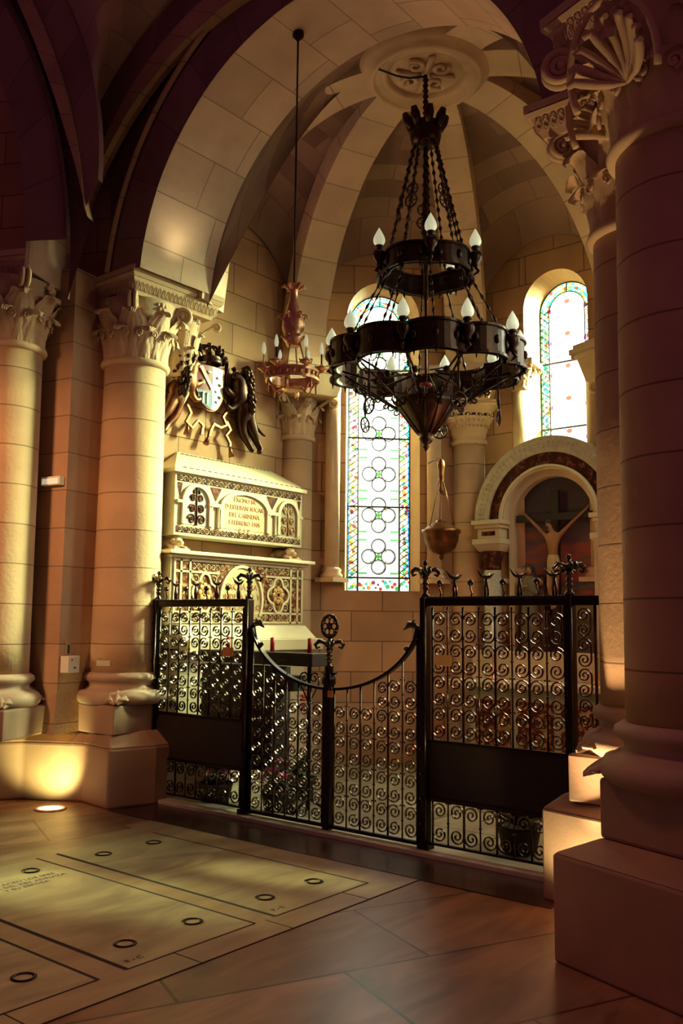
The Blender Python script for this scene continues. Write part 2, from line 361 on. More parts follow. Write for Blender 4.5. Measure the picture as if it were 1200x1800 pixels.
for k, (x0, x1) in enumerate(slabs):
    e = empty('grave_slab', ((x0+x1)/2, (YS0+YS1)/2, 0), sl_lab[k], 'grave slab', 'grave slabs set in the floor')
    b = MB(); b.box(x0+.011, x1-.011, YS0+.004, YS1-.004, -.02, .006); b.build('slab', M_slab, e)
    for xx in (x0+.20, x1-.20):
        for yy in (YS0+.27, YS1-.25):
            b = MB(); b.lathe([(.052, .006), (.058, .010), (.048, .013), (.040, .010), (.040, .0062)], (xx, yy), 24, cap=False); b.build('lifting_ring', M_iron, e)
    if k == 1:
        T = Matrix.Translation((3.26, 5.12, .0065))
        textmb('AQUI YACEN LOS SRES\nTUMBA DEL REY ADRIAZA\nY SU ESPOSA', .052, 'engraved_inscription', M_darkink, T, e, .0006)
    if k < 2: textmb('8 - C' if k else 'P - S', .05, 'engraved_mark', M_darkink, Matrix.Translation((x0+.10, YS0+.06, .0065)), e, .0006)
    relocate(e, e.location.copy())
# ================================================================== COLUMNS
def leaf_fn(h, w, out, curl, lob=4):
    """acanthus leaf in local coordinates: x across, y outward, z up"""
    def f(u, v):
        a = (u-.5)*2
        wid = w*(.62+.42*sin(pi*min(v*1.05, 1)))*(1-max(0, v-.72)**1.5*3.6)*(1+.30*abs(sin(pi*lob*v+.4)))
        if v < .70: z = h*v/.78; y = out*(v/.7)**2.2*.55
        else:
            t = (v-.70)/.30*pi*1.12; z = h*.70/.78+curl*sin(t); y = out*.55+curl*(1-cos(t))
        rel = -.16*w*a*a+.10*w*(1-abs(a))**3-.10*w*abs(sin(2.5*pi*abs(a)+pi*lob*v*.5))
        return Vector((a*wid, y+rel, z))
    return f
def spiral(r0, r1, turns, n, a0=0, sgn=1):
    return [((r0+(r1-r0)*i/n)*cos(a0+sgn*turns*2*pi*i/n), (r0+(r1-r0)*i/n)*sin(a0+sgn*turns*2*pi*i/n)) for i in range(n+1)]
def capital(b, c, r, z0, z1, e1, e2, hx, hy, nl=8, volutes=True, detail=1, palm=False):
    """bell, two tiers of leaves, corner volutes. c axis, e1/e2 frame, hx/hy abacus half sizes"""
    H = z1-z0; c = Vector((c[0], c[1], 0)); e1 = Vector((e1[0], e1[1], 0)); e2 = Vector((e2[0], e2[1], 0))
    b.lathe([(r*1.0, z0-.03), (r*1.10, z0-.02), (r*1.13, z0+.005), (r*1.10, z0+.03), (r*1.0, z0+.035), (r*.98, z0+.1*H), (r*1.0, z0+.35*H), (r*1.12, z0+.7*H), (r*1.3, z1)], (c.x, c.y), 40)
    a00 = atan2(e1.y, e1.x)
    for tier in (0, 1):
        hh = H*(.46 if tier == 0 else .74); ww = r*(.40 if tier == 0 else .34); oo = r*(.30 if tier == 0 else .62); cc = r*(.13 if tier == 0 else .15)
        f = leaf_fn(hh, ww, oo, cc, 4)
        for k in range(nl):
            a = a00+2*pi*(k+(.5 if tier == 0 else 0))/nl
            d = Vector((cos(a), sin(a), 0)); t = Vector((-sin(a), cos(a), 0)); rb = r*1.0
            def g(u, v, d=d, t=t, rb=rb):
                p = f(u, v); ang = p.x/(rb+p.y+.001)
                dd = d*cos(ang)+t*sin(ang)
                q = c+dd*(rb+p.y+.012); return (q.x, q.y, z0+.03+p.z)
            b.grid(g, 16, 20)
            # small eyes carved between the lobes
            if detail:
                for sx in (-1, 1):
                    for vv in (.28, .52):
                        p = g(.5+sx*.33, vv); b.ball(p, r*.045, 6, 4)
    for k in range(2*nl):
        a = a00+2*pi*(k+.5)/(2*nl); d = Vector((cos(a), sin(a), 0)); t = Vector((-sin(a), cos(a), 0)); o_ = c+d*(r*1.22)+Z*(z0+H*.43)
        b.tube([o_+t*x+Z*y for x, y in spiral(r*.125, r*.05, 1.15, 12, -pi/2, 1 if k % 2 else -1)], r*.035, 5); b.ball(o_, r*.05, 6, 4)
    if volutes:
        for sx in (-1, 1):
            for sy in (-1, 1):
                dg = (e1*sx*hx+e2*sy*hy); L = dg.length; dg.normalize(); side = Vector((-dg.y, dg.x, 0))
                R_ = r*.27; cen = c+dg*(L-R_*1.15); zc = z1-R_*.95
                for k in (-1, 1):
                    pts = [Vector(cen+side*k*r*.09+dg*x)+Z*(zc+y) for x, y in spiral(R_, R_*.16, 1.9, 34, pi*.5, -1)]
                    st = [c+dg*(r*1.05)+side*k*r*.09+Z*(z0+H*.52), c+dg*(r*1.15)+side*k*r*.09+Z*(z0+H*.75), c+dg*(L-R_*1.9)+side*k*r*.09+Z*(zc+R_*.8)]
                    b.tube(st+pts, [r*.07]*3+[r*(.075-.04*i/34) for i in range(35)], 6)
                    b.ball(pts[-1], r*.09, 8, 5)
        for d in (e1, -e1, e2, -e2):   # rosette in the middle of each side
            hh = hx if abs(d.dot(e1)) > .5 else hy; p = c+d*hh*.93+Z*(z1-.045); t = Vector((-d.y, d.x, 0))
            b.ball(p, r*.11, 8, 6)
            for k in range(6): a = k*pi/3; b.ball(p+t*cos(a)*r*.15+Z*sin(a)*r*.15, r*.075, 7, 4)
    if palm:
        for d in (e1, -e1, e2, -e2):
            hh = hx if abs(d.dot(e1)) > .5 else hy; t = Vector((-d.y, d.x, 0)); o = c+d*(r*1.15)+Z*(z0+H*.40)
            for k in range(-4, 5):
                a = k*pi/9.5; L = H*.46*(1-.07*abs(k))
                pts = [o+(t*sin(a)*L*s_+Z*cos(a)*L*s_)+d*(.02+.16*s_*s_) for s_ in (0, .35, .65, .88, 1)]
                pts += [pts[-1]+t*(.03 if k >= 0 else -.03)+d*.02-Z*.02]
                b.tube(pts, [.010, .018, .024, .026, .024, .014], 7)
            bw = r*.78
            b.tube([o+t*sin(a)*bw+Z*(H*.06+cos(a)*H*.52)+d*(.06+.07*(1+cos(a))) for a in [(-1.9+3.8*i/28) for i in range(29)]], .020, 6)
def abacus(b, c, e1, e2, hx, hy, z0, z1, beads=True):
    o = Vector((c[0], c[1], 0)); e1 = Vector((e1[0], e1[1], 0)); e2 = Vector((e2[0], e2[1], 0)); H = z1-z0
    def lay(s0, s1, za, zb):
        P0 = [o+e1*a*(hx-s0)+e2*b_*(hy-s0) for a, b_ in ((-1, -1), (1, -1), (1, 1), (-1, 1))]
        P1 = [o+e1*a*(hx-s1)+e2*b_*(hy-s1) for a, b_ in ((-1, -1), (1, -1), (1, 1), (-1, 1))]
        b.prism([(p.x, p.y) for p in P0], za, zb, 0, [(p.x, p.y) for p in P1])
    lay(.09, .03, z0, z0+H*.60); lay(.02, .0, z0+H*.60, z0+H*.72); lay(.012, .012, z0+H*.72, z0+H*.78); lay(0, 0, z0+H*.78, z1)
    if beads:
        for ax, oth, L, w in ((e1, e2, hx, hy), (e2, e1, hy, hx)):
            for sg in (-1, 1):
                n = max(3, int(2*(L-.05)/.052)); ds = oth*sg
                for i in range(n):
                    u = -(L-.06)+2*(L-.06)*(i+.5)/n; cen = o+ax*u+ds*(w-.045)+Z*(z0+H*.30)
                    pts = [cen+ax*.019*cos(t)+Z*.036*sin(t)+ds*(.004+.014*sin(t)) for t in [pi*2*k/7 for k in range(7)]]
                    b.tube(pts, .0055, 4, closed=True)
def column_base(b, c, r, z0, z1):
    H = z1-z0
    b.lathe([(r*1.0, z1), (r*1.08, z1-.02*H), (r*1.18, z1-.10*H), (r*1.20, z1-.20*H), (r*1.12, z1-.30*H), (r*1.06, z1-.36*H), (r*1.06, z1-.46*H), (r*1.16, z1-.54*H),
             (r*1.32, z1-.60*H), (r*1.40, z1-.74*H), (r*1.38, z1-.90*H), (r*1.30, z0)][::-1], (c[0], c[1]), 48)
def leafclaw(b, c, e1, e2, r, z, sx, sy):
    d = (Vector((e1[0], e1[1], 0))*sx+Vector((e2[0], e2[1], 0))*sy).normalized(); s_ = Vector((-d.y, d.x, 0)); o = Vector((c[0], c[1], 0))
    def g(u, v):
        a = (u-.5)*2; w = .11*sin(pi*(.15+.8*v))*(1+.2*abs(sin(9*v)))
        p = o+d*(r*1.10+v*r*.52)+s_*a*w*.8
        return (p.x, p.y, z+.13*(1-v)**.8*(1-.5*a*a)+.02+.012*cos(a*9))
    b.grid(g, 10, 10)
    for k in (-1, 1):
        cen = o+d*(r*1.40)+s_*k*.045
        b.tube([cen+s_*x+d*y+Z*(z+.05) for x, y in spiral(.045, .008, 1.5, 16, 0, k)], .012, 5)
def shaft(c, r, z0, z1, parent, mat=M_shaft, n=48):
    b = MB(); b.lathe([(r*1.03, z0), (r*1.02, z0+.3), (r, (z0+z1)/2), (r*.96, z1)], c, n); return b.build('shaft', mat, parent)
def big_column(name, c, r, frame, zr, zc, za, label, cat='column', hx=.38, hy=.38, aoff=(0, 0), palm=False, zb0=.85, zb1=1.13):
    e = empty(name, (c[0], c[1], zb0), label, cat, 'large chapel columns with carved capitals')
    e1, e2 = frame
    shaft(c, r, zb1, zr, e)
    b = MB(); capital(b, c, r*.97, zr, zc, e1, e2, hx, hy, palm=palm); b.build('capital', M_stone, e)
    b = MB(); abacus(b, (c[0]+aoff[0], c[1]+aoff[1]), e1, e2, hx+abs(aoff[2]) if len(aoff) > 2 else hx, hy, zc, za); b.build('abacus', M_stone, e)
    b = MB(); column_base(b, c, r, zb0, zb1)
    for sx in (-1, 1):
        for sy in (-1, 1): leafclaw(b, c, e1, e2, r, zb0, sx, sy)
    b.build('base', M_base, e)
    relocate(e, e.location.copy()); return e
X1, Y1 = (1, 0), (0, 1)
fr2 = ((.903, .43), (-.43, .903))
col2 = big_column('column', (5.39, 6.90), .30, (X1, Y1), 4.0, 4.60, 4.84, 'round column at left of the gate with coat of arms behind it', hx=.37, hy=.38, aoff=(.19, -.03, .20))
colL = big_column('column', (4.34, 7.37), .30, fr2, 4.0, 4.60, 4.84, 'leftmost round column, cut by the left edge of the photo', hx=.44, hy=.42, aoff=(.09, .17))
colR = big_column('column', (5.40, 1.96), .30, (X1, Y1), 4.0, 4.66, 4.87, 'round column right of the gate, its curled capital below the larger one', hx=.37, hy=.44, aoff=(.13, .12, .22))
fr3 = ((.944, -.33), (.33, .944))
big_column('column', (4.62, 1.44), .355, fr3, 4.06, 4.70, 4.93, 'largest round column, nearest on the right edge', hx=.50, hy=.52, palm=True, zb0=.84, zb1=1.13)
# second capital carried on a corbel behind the left column
e = empty('corbel_capital', (5.92, 6.88, 3.9), 'carved corbel capital tucked behind the column left of the gate', 'capital')
b = MB(); capital(b, (5.92, 6.88), .15, 4.02, 4.60, X1, Y1, .30, .28, nl=6)
b.lathe([(.02, 3.72), (.06, 3.76), (.11, 3.86), (.15, 4.0)], (5.92, 6.88), 24); b.build('carved_leaves', M_stone, e); relocate(e, e.location.copy())
# back columns inside the chapel
def back_column(ang, zr, label, plainc=False):
    p = octv(ang, RV-.02); c = (p.x, p.y); d = (octv(ang)-Vector((CX, CY, 0))).normalized(); e1 = (d.x, d.y); e2 = (-d.y, d.x)
    e = empty('slender_column', (c[0], c[1], 0), label, 'column', 'slender columns carrying the chapel ribs')
    shaft(c, .205, .75, zr, e)
    b = MB()
    if plainc:
        b.lathe([(.20, zr-.02), (.235, zr), (.235, zr+.03), (.21, zr+.05), (.22, zr+.10), (.26, zr+.20), (.31, zr+.27), (.33, zr+.30)], c, 36)
        for row, (rr, zz) in enumerate(((.27, zr+.19), (.30, zr+.25))):
            for k in range(34):
                a = 2*pi*k/34; b.ball((c[0]+rr*cos(a), c[1]+rr*sin(a), zz), .016, 6, 4)
        for k in range(14):
            a = 2*pi*k/14; dd = Vector((cos(a), sin(a), 0)); o = Vector((c[0], c[1], zr+.31))+dd*.32
            b.tube([o+Vector((-dd.y, dd.x, 0))*x+Z*y for x, y in spiral(.05, .01, 1.2, 12, 0)], .014, 5)
        abacus(b, (c[0]-d.x*.04, c[1]-d.y*.04), e1, e2, .36, .36, zr+.33, zr+.45, False)
    else:
        capital(b, c, .205, zr, zr+.46, e1, e2, .37, .37, nl=8)
    b.build('capital', M_stone, e)
    b = MB(); abacus(b, (c[0]-d.x*.15, c[1]-d.y*.15), e1, e2, .42, .38, zr+.45, SPR, False); b.build('entablature', M_stone, e)
    b = MB(); column_base(b, c, .2, .5, .75); b.lathe([(.30, 0), (.30, .5)], c, 8, sm=False); b.build('base', M_base, e)
    relocate(e, (c[0], c[1], 0)); return e
back_column(67.5, 3.70, 'slender column right of the tomb, behind the small brass chandelier')
back_column(22.5, 3.70, 'slender column with beaded capital between window and altar', True)
back_column(-22.5, 3.70, 'slender column right of the altar niche, hidden by the right pier')
back_column(-67.5, 3.70, 'slender column on the right side wall of the chapel')
# ================================================================== PEDESTALS AND PIERS
b = MB()
polyL = [(4.33, 7.65), (4.73, 7.44), (5.0, 6.93), (4.944, 6.49), (5.36, 6.37), (6.3, 6.37), (6.3, 8.3), (4.6, 8.8), (3.9, 8.3)]
topL = [(4.50, 7.62), (4.86, 7.45), (5.12, 7.02), (5.05, 6.62), (5.36, 6.55), (6.3, 6.55), (6.3, 8.2), (4.7, 8.6), (4.1, 8.2)]
b.prism(polyL, 0, .50); b.prism(polyL, .50, .62, 0, topL)
struct(b.build('wall_pedestal_left', M_ped, bevel=.02), 'stone pedestal of the left pier, lit from the floor', 'pedestal')
b = MB()
b.box(5.03, 5.76, 6.56, 7.25, .60, .85); b.obox((4.34, 7.37, 0), (fr2[0][0], fr2[0][1], 0), (fr2[1][0], fr2[1][1], 0), -.37, .37, -.38, .38, .60, .85)
struct(b.build('wall_plinth_left', M_ped, bevel=.012), 'square plinths under the two left columns', 'plinth')
b = MB(); A, Lf, Rt = (4.765, 7.02), (4.62, 7.75), (5.45, 7.16)
b.prism([A, Rt, (5.5, 8.3), Lf], .95, 4.85); b.prism([(4.72, 6.985), (5.35, 7.12), (5.4, 8.2), (4.60, 7.75)], .60, .95, 0, [A, Rt, (5.5, 8.3), Lf])
struct(b.build('wall_pier_left', M_pier), 'angular pier between the two left columns', 'pier')
b = MB(); b.prism([(4.995, 7.53), (5.11, 7.36), (5.24, 7.23), (5.7, 7.4), (5.5, 7.9)], 4.80, 5.78)
struct(b.build('wall_springer_left', M_archi), 'dark springing block above the left pier where the ribs part', 'pier')
# right
b = MB()
fa = Vector((-.33, -.944, 0)); fi = Vector((.944, -.33, 0)); K = Vector((4.20, 2.05, 0))
def qd(p, a0, a1, b0, b1): return [tuple((p+fi*x+fa*y)[:2]) for x, y in ((b0, a0), (b0, a1), (b1, a1), (b1, a0))]
b.prism(qd(K, 0, 1.25, 0, 1.3)[::1], 0, .50); b.prism(qd(K, 0, 1.25, 0, 1.3), .50, .57, 0, qd(K, .0+.12, 1.13, .20, 1.25))
struct(b.build('wall_pedestal_right', M_ped, bevel=.015), 'dark stone pedestal at the lower right corner', 'pedestal')
b = MB(); b.prism(qd(K, .12, 1.13, .20, 1.25), .57, .86)
struct(b.build('wall_plinth_right', M_ped, bevel=.02), 'stone plinth under the largest right column', 'plinth')
b = MB(); b.prism([(5.08, 2.54), (4.98, 2.1), (5.2, 1.4), (6.2, 1.4), (6.2, 2.54)], 0, .515); b.prism([(5.08, 2.54), (4.98, 2.1), (5.2, 1.4), (6.2, 1.4), (6.2, 2.54)], .515, .60, 0, [(5.17, 2.44), (5.10, 2.1), (5.2, 1.4), (6.2, 1.4), (6.2, 2.44)])
struct(b.build('wall_pedestal_far', M_ped, bevel=.012), 'lit stone pedestal beside the right end of the gate', 'pedestal')
b = MB(); b.box(5.06, 5.76, 1.6, 2.36, .58, .85)
struct(b.build('wall_plinth_far', M_ped, bevel=.012), 'square plinth under the column right of the gate', 'plinth')
b = MB(); b.prism([(4.93, 1.86), (4.80, 1.3), (5.6, .9), (5.75, 1.75), (5.2, 1.86)], .5, 6.2)
struct(b.build('wall_pier_right', M_pier), 'angular pier between the two right columns', 'pier')
b = MB(); b.poly([(5.45, 1.3, 0), (4.7, -3.5, 0), (4.7, -3.5, 9), (5.45, 1.3, 9)]); b.poly([(5.45, 1.3, 0), (5.45, 1.3, 9), (9.8, 1.3, 9), (9.8, 1.3, 0)])
struct(b.build('wall_right', M_wall), 'stone wall beyond the right pier', 'wall')
# ================================================================== ENTRANCE ARCHES
def arc_band(b, O, t, n, zc, ri, ro, d0, d1, a0, a1, N=40, faces='fsbe', mi=0, foot=None):
    """ring segment in the vertical plane through O along t; extruded along n (front d0 .. back d1). a measured from +t"""
    O = Vector(O); t = Vector(t); n = Vector(n)
    def P(r, a, d): return O+t*(r*cos(a))+Z*(zc+r*sin(a))+n*d
    for i in range(N):
        A = a0+(a1-a0)*i/N; B = a0+(a1-a0)*(i+1)/N; ra, rb = ri*A, ri*B
        if 'f' in faces: b.poly([P(ri, A, d0), P(ro, A, d0), P(ro, B, d0), P(ri, B, d0)], [(0, ra), (ro-ri, ra), (ro-ri, rb), (0, rb)], mi)
        if 'b' in faces: b.poly([P(ri, A, d1), P(ri, B, d1), P(ro, B, d1), P(ro, A, d1)], [(0, ra), (0, rb), (ro-ri, rb), (ro-ri, ra)], mi)
        if 's' in faces: b.poly([P(ri, A, d0), P(ri, B, d0), P(ri, B, d1), P(ri, A, d1)], [(d0, ra), (d0, rb), (d1, rb), (d1, ra)], mi)
        if 'e' in faces: b.poly([P(ro, A, d0), P(ro, A, d1), P(ro, B, d1), P(ro, B, d0)], [(d0, ra), (d1, ra), (d1, rb), (d0, rb)], mi)
    for a, sg in ((a0, 1), (a1, -1)):
        if foot is not None:
            for face, mm in (('f', 0), ('s', 0)):
                pass
yv = Vector((0, 1, 0)); xv = Vector((1, 0, 0))
def entrance(O, t, n, zc, r, suffix, a0, a1, feet=True, width=.72, lab=''):
    b = MB(); arc_band(b, O, t, n, zc, r, r+.40, 0, width, a0, a1, 48, 'sbe')
    struct(b.build('trim_arch_soffit_'+suffix, M_soffit), 'pale stone underside of the %s arch' % lab, 'arch')
    b = MB(); arc_band(b, O, t, n, zc, r, r+.42, -.004, .25, a0, a1, 48, 'fe')
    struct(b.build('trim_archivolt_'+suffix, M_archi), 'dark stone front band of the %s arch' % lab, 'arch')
    b = MB(); O_ = Vector(O)
    b.tube([O_+t*((r+.45)*cos(a0+(a1-a0)*i/60))+Z*(zc+(r+.45)*sin(a0+(a1-a0)*i/60))-n*.03 for i in range(61)], .026, 8)
    struct(b.build('trim_roll_'+suffix, M_pier), 'thin roll moulding around the %s arch' % lab, 'moulding')
entrance((ARX0, AY, 0), yv, xv, AZ, AR, 'right', .105, pi-.10, width=ARX1-ARX0, lab='chapel')
# stilted foot of the soffit down to the capitals
b = MB()
for sg in (1, -1):
    y = AY+sg*(AR+.002); pts = [(ARX0, y, 4.82), (ARX1, y, 4.82), (ARX1, y-sg*.0, 4.75), (ARX0, y, 4.75)]
# walls above the entrance arch (spandrels), towards the ambulatory
def spandrel(name, O, t, n, zc, r, d0, s0, s1, ztop, mat, lab, flip=1):
    b = MB(); N = 40; O = Vector(O); t = Vector(t); n = Vector(n)
    def P(s_, z): return O+t*s_+Z*z+n*d0
    for i in range(N):
        a = s0+(s1-s0)*i/N; c = s0+(s1-s0)*(i+1)/N
        za = zc+sqrt(max(0, r*r-a*a)) if abs(a) < r else zc; zb = zc+sqrt(max(0, r*r-c*c)) if abs(c) < r else zc
        b.poly([P(a, za), P(c, zb), P(c, ztop), P(a, ztop)], [(a, za), (c, zb), (c, ztop), (a, ztop)])
    struct(b.build(name, mat), lab, 'wall')
spandrel('wall_front_spandrel', (ARX0, AY, 0), yv, xv, AZ, AR+.40, .05, -2.6, 2.55, 8.6, M_recess_shade, 'wall face above the chapel arch with painted shade')
# ribs of the ambulatory that part above the left pier
def arcR(c, r, a0, a1, X=4.97):
    return lambda t: Vector((X, c[0]+r*cos(radians(a0+(a1-a0)*t)), c[1]+r*sin(radians(a0+(a1-a0)*t))))
e2L = Vector((-.431, .902, 0)); nL = Vector((.902, .431, 0)); OL = Vector((4.2, 7.0, 0))
def arcL(c, r, a0, a1, d=0):
    return lambda t: OL+e2L*(c[0]+r*cos(radians(a0+(a1-a0)*t)))+Z*(c[1]+r*sin(radians(a0+(a1-a0)*t)))+nL*d
def strip(name, fi, fo, n, d0, d1, mat, lab, N=44, sub='rib'):
    b = MB(); n = Vector(n); L = 0
    for i in range(N):
        A, B, C_, D = fi(i/N), fi((i+1)/N), fo((i+1)/N), fo(i/N); l2 = L+(B-A).length; w = (D-A).length
        b.poly([A+n*d0, D+n*d0, C_+n*d0, B+n*d0], [(0, L), (w, L), (w, l2), (0, l2)])
        b.poly([A+n*d0, B+n*d0, B+n*d1, A+n*d1], [(0, L), (0, l2), (.1, l2), (.1, L)]); b.poly([D+n*d0, D+n*d1, C_+n*d1, C_+n*d0], [(0, L), (.1, L), (.1, l2), (0, l2)])
        L = l2
    struct(b.build(name, mat), lab, sub)
bR = (arcR((4.991, 4.206), 2.607, 20, 104), arcR((5.12, 4.747), 2.271, 10, 100), arcR((4.823, 3.876), 3.511, 40, 92))
strip('trim_rib_band_right', bR[0], bR[1], xv, -.05, .06, M_pier, 'narrow pale rib curving up right from the left pier')
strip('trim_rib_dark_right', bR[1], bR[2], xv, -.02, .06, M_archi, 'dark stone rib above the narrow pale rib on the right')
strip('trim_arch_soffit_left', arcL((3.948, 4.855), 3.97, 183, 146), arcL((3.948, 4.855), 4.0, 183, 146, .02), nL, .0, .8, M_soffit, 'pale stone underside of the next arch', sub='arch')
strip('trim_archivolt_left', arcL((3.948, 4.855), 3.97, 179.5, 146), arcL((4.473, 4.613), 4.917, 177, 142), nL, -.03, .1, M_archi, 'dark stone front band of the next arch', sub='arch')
b = MB(); f = arcL((4.473, 4.613), 4.93, 177, 142); b.tube([f(i/40)-nL*.05 for i in range(41)], .024, 8)
struct(b.build('trim_roll_left', M_recess_shade), 'thin dark roll moulding around the next arch', 'moulding')
bLi, bLo, bLd = arcL((11.54, 1.691), 12.63, 164.6, 150), arcL((5.043, 4.543), 5.669, 174, 146), arcL((2.743, 5.514), 3.45, 182, 136)
strip('wall_left_spandrel', arcL((4.473, 4.613), 4.917, 183, 142), bLi, nL, .03, .06, M_recess_shade, 'wall face above the next arch on the left with painted shade', sub='wall')
strip('trim_rib_band_left', bLi, bLo, nL, -.05, .06, M_pier, 'narrow pale rib curving up left from the left pier')
strip('trim_rib_dark_left', bLo, bLd, nL, -.02, .06, M_archi, 'dark stone rib above the narrow pale rib on the left')
b = MB()
def vw(u, v):
    p = bLd(v).lerp(bR[2](v), u); return p+(Vector((-.35, -.25, .35)))*sin(pi*u)*v
b.grid(vw, 20, 24, lambda u, v: (u*3*max(v, .1), v*4))
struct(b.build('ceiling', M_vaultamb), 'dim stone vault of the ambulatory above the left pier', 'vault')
def lp(s_, z, d=0): p = OL+e2L*s_+nL*d; return (p.x, p.y, z)
b = MB(); b.poly([lp(-.4, 0, .95), lp(4.5, 0, .95), lp(4.5, 9, .95), lp(-.4, 9, .95)][::-1])
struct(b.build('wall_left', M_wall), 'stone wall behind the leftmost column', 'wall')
# soffit pieces joining the arch to the first vault ribs
def ribz(t, S): return curve_to_boss(S, t, .45, -.07, BOSSZ)
# ================================================================== CHAPEL VAULT
def curve_to_boss(Wp, t, rb=.42, lift=0.0, zb=BOSSZ):
    d = Vector((Wp.x-CX, Wp.y-CY, 0)); r = d.length; d.normalize(); rr = r+(rb-r)*t
    z = Wp.z+(zb-Wp.z)*sqrt(max(0, 1-(1-t)**2.0)); return Vector((CX, CY, 0))+d*rr+Z*(z+lift)
def wall_arch(A, B, s, apex=5.98, stilt=4.75):
    p = A.lerp(B, s); x = abs(2*s-1); p.z = stilt+(apex-stilt)*sqrt(max(0, 1-x*x)); return p
verts = [112.5, 67.5, 22.5, -22.5, -67.5, -112.5]
web_b = []
for i in range(5):
    A, B = octv(verts[i], RV-.02), octv(verts[i+1], RV-.02)
    b = MB()
    def g(u, v, A=A, B=B):
        w = wall_arch(A, B, u); return curve_to_boss(w, v, .40, .04 if v > .02 else .04)
    b.grid(g, 26, 26, lambda u, v: ((u-.5)*2.1*(1-v*.75), v*3.2))
    struct(b.build('ceiling', M_web_shade), 'vault cell %s' % ['above the tomb', 'above the left window', 'above the altar window', 'right of the altar window', 'above the right side wall'][i], 'vault')
# front cells, from the entrance arch
b = MB()
def g(u, v):
    a = .02+(pi-.04)*u; w = Vector((ARX1-.005, AY+(AR+.03)*cos(a), AZ+(AR+.03)*sin(a)))
    d = Vector((w.x-CX, w.y-CY, 0)); r = d.length; d.normalize(); zb = BOSSZ
    z = w.z+(zb-w.z)*sin(v*pi/2); rr = r+(.40-r)*v
    q = Vector((CX, CY, 0))+d*rr; return Vector((q.x, q.y, z+.04))
b.grid(g, 40, 20, lambda u, v: (u*5, v*2)); struct(b.build('ceiling', M_web_shade), 'vault cell behind the entrance arch', 'vault')
for sg, nm in ((1, 'left'), (-1, 'right')):
    b = MB(); S = Vector((6.02, CY+sg*2.07, 4.80)); d = Vector((S.x-CX, S.y-CY, 0)).normalized(); sd = Vector((-d.y, d.x, 0))*sg
    def jn(u, v, S=S, sd=sd, sg=sg):
        a = .06+1.06*v; P1 = Vector((ARX1-.01, AY+sg*AR*cos(a), AZ+AR*sin(a)))
        lo, hi = 0.0, 1.0
        for _ in range(24):
            m_ = (lo+hi)/2
            if ribz(m_, S).z < P1.z: lo = m_
            else: hi = m_
        P2 = ribz(lo, S)+sd*.19; return P1.lerp(P2, u)
    b.grid(jn, 3, 24, lambda u, v: (u*.5, v*2.1)); struct(b.build('trim_soffit_join_'+nm, M_rib), 'stone filling between the entrance arch and the first %s rib' % nm, 'arch')
def rib(ang, start, hw=.23, th=.14, lab=''):
    b = MB(); S = Vector(start); N = 30; rows = []
    d = Vector((S.x-CX, S.y-CY, 0)).normalized(); sd = Vector((-d.y, d.x, 0)); L = 0; prev = None
    for i in range(N+1):
        t = i/N; p = curve_to_boss(S, t, .45, -.07, BOSSZ); p2 = curve_to_boss(S, min(1, t+.01), .45, -.07, BOSSZ); p1 = curve_to_boss(S, max(0, t-.01), .45, -.07, BOSSZ)
        tg = (p2-p1).normalized(); nr = sd.cross(tg); nr = nr if nr.z > 0 or nr.dot(d) > 0 else -nr
        if prev is not None: L += (p-prev).length
        prev = p; w = hw*(1-.12*t)
        rows.append(([b.P(q) for q in (p-sd*w, p+sd*w, p+sd*w+nr*(th+.12), p-sd*w+nr*(th+.12))], L))
    for (A, la), (B, lb) in zip(rows, rows[1:]):
        b.q([A[0], A[1], B[1], B[0]], [(0, la), (2*hw, la), (2*hw, lb), (0, lb)]); b.q([A[1], A[2], B[2], B[1]], [(0, la), (.2, la), (.2, lb), (0, lb)]); b.q([A[3], A[0], B[0], B[3]], [(0, la), (.2, la), (.2, lb), (0, lb)])
    struct(b.build('trim_rib_%s' % lab, M_rib), 'pale stone vault rib %s' % lab.replace('_', ' '), 'rib')
rib(67.5, tuple(octv(67.5, 2.45)+Z*SPR), lab='above_the_tomb_column')
rib(22.5, tuple(octv(22.5, 2.45)+Z*SPR), lab='above_the_beaded_column')
rib(-22.5, tuple(octv(-22.5, 2.45)+Z*SPR), lab='right_of_the_altar')
rib(-67.5, tuple(octv(-67.5, 2.45)+Z*SPR), lab='on_the_right_side')
rib(112.5, (6.02, 6.52, 4.80), lab='from_the_left_column')
rib(-112.5, (6.02, 2.46, 4.80), lab='from_the_right_column')
# boss medallion
e = empty('ceiling_medallion', (CX, CY, 6.5), 'round carved stone medallion at the crown of the vault', 'medallion')
bz = 6.68
BS = 1.16
b = MB(); b.lathe([(r_*BS, z_) for r_, z_ in [(.30, bz+.10), (.315, bz+.06), (.34, bz+.05), (.37, bz+.055), (.39, bz+.03), (.405, bz+.035), (.42, bz+.01), (.44, bz), (.46, bz+.02), (.47, bz+.05), (.50, bz+.07), (.53, bz+.10), (.55, bz+.20), (.55, bz+.30)]], (CX, CY), 64, cap=False)
b.build('moulded_ring', M_stone, e)
b = MB(); b.lathe([(.001, bz+.085), (.35, bz+.10), (.36, bz+.11)], (CX, CY), 48, cap=False)
for k in range(8):
    a = k*pi/4; o = Vector((CX+.17*cos(a), CY+.17*sin(a), bz+.075)); d = Vector((cos(a), sin(a), 0)); s_ = Vector((-d.y, d.x, 0))
    if k % 2: b.tube([o-d*.13, o-d*.02, o+d*.09, o+d*.12+s_*.03], [.02, .025, .03, .012], 6)
    else: b.tube([o+d*x+s_*y for x, y in spiral(.085, .02, 1.25, 20, 0)], [.024]*12+[.018]*9, 6)
b.build('carved_centre', M_stone, e); relocate(e, e.location.copy())
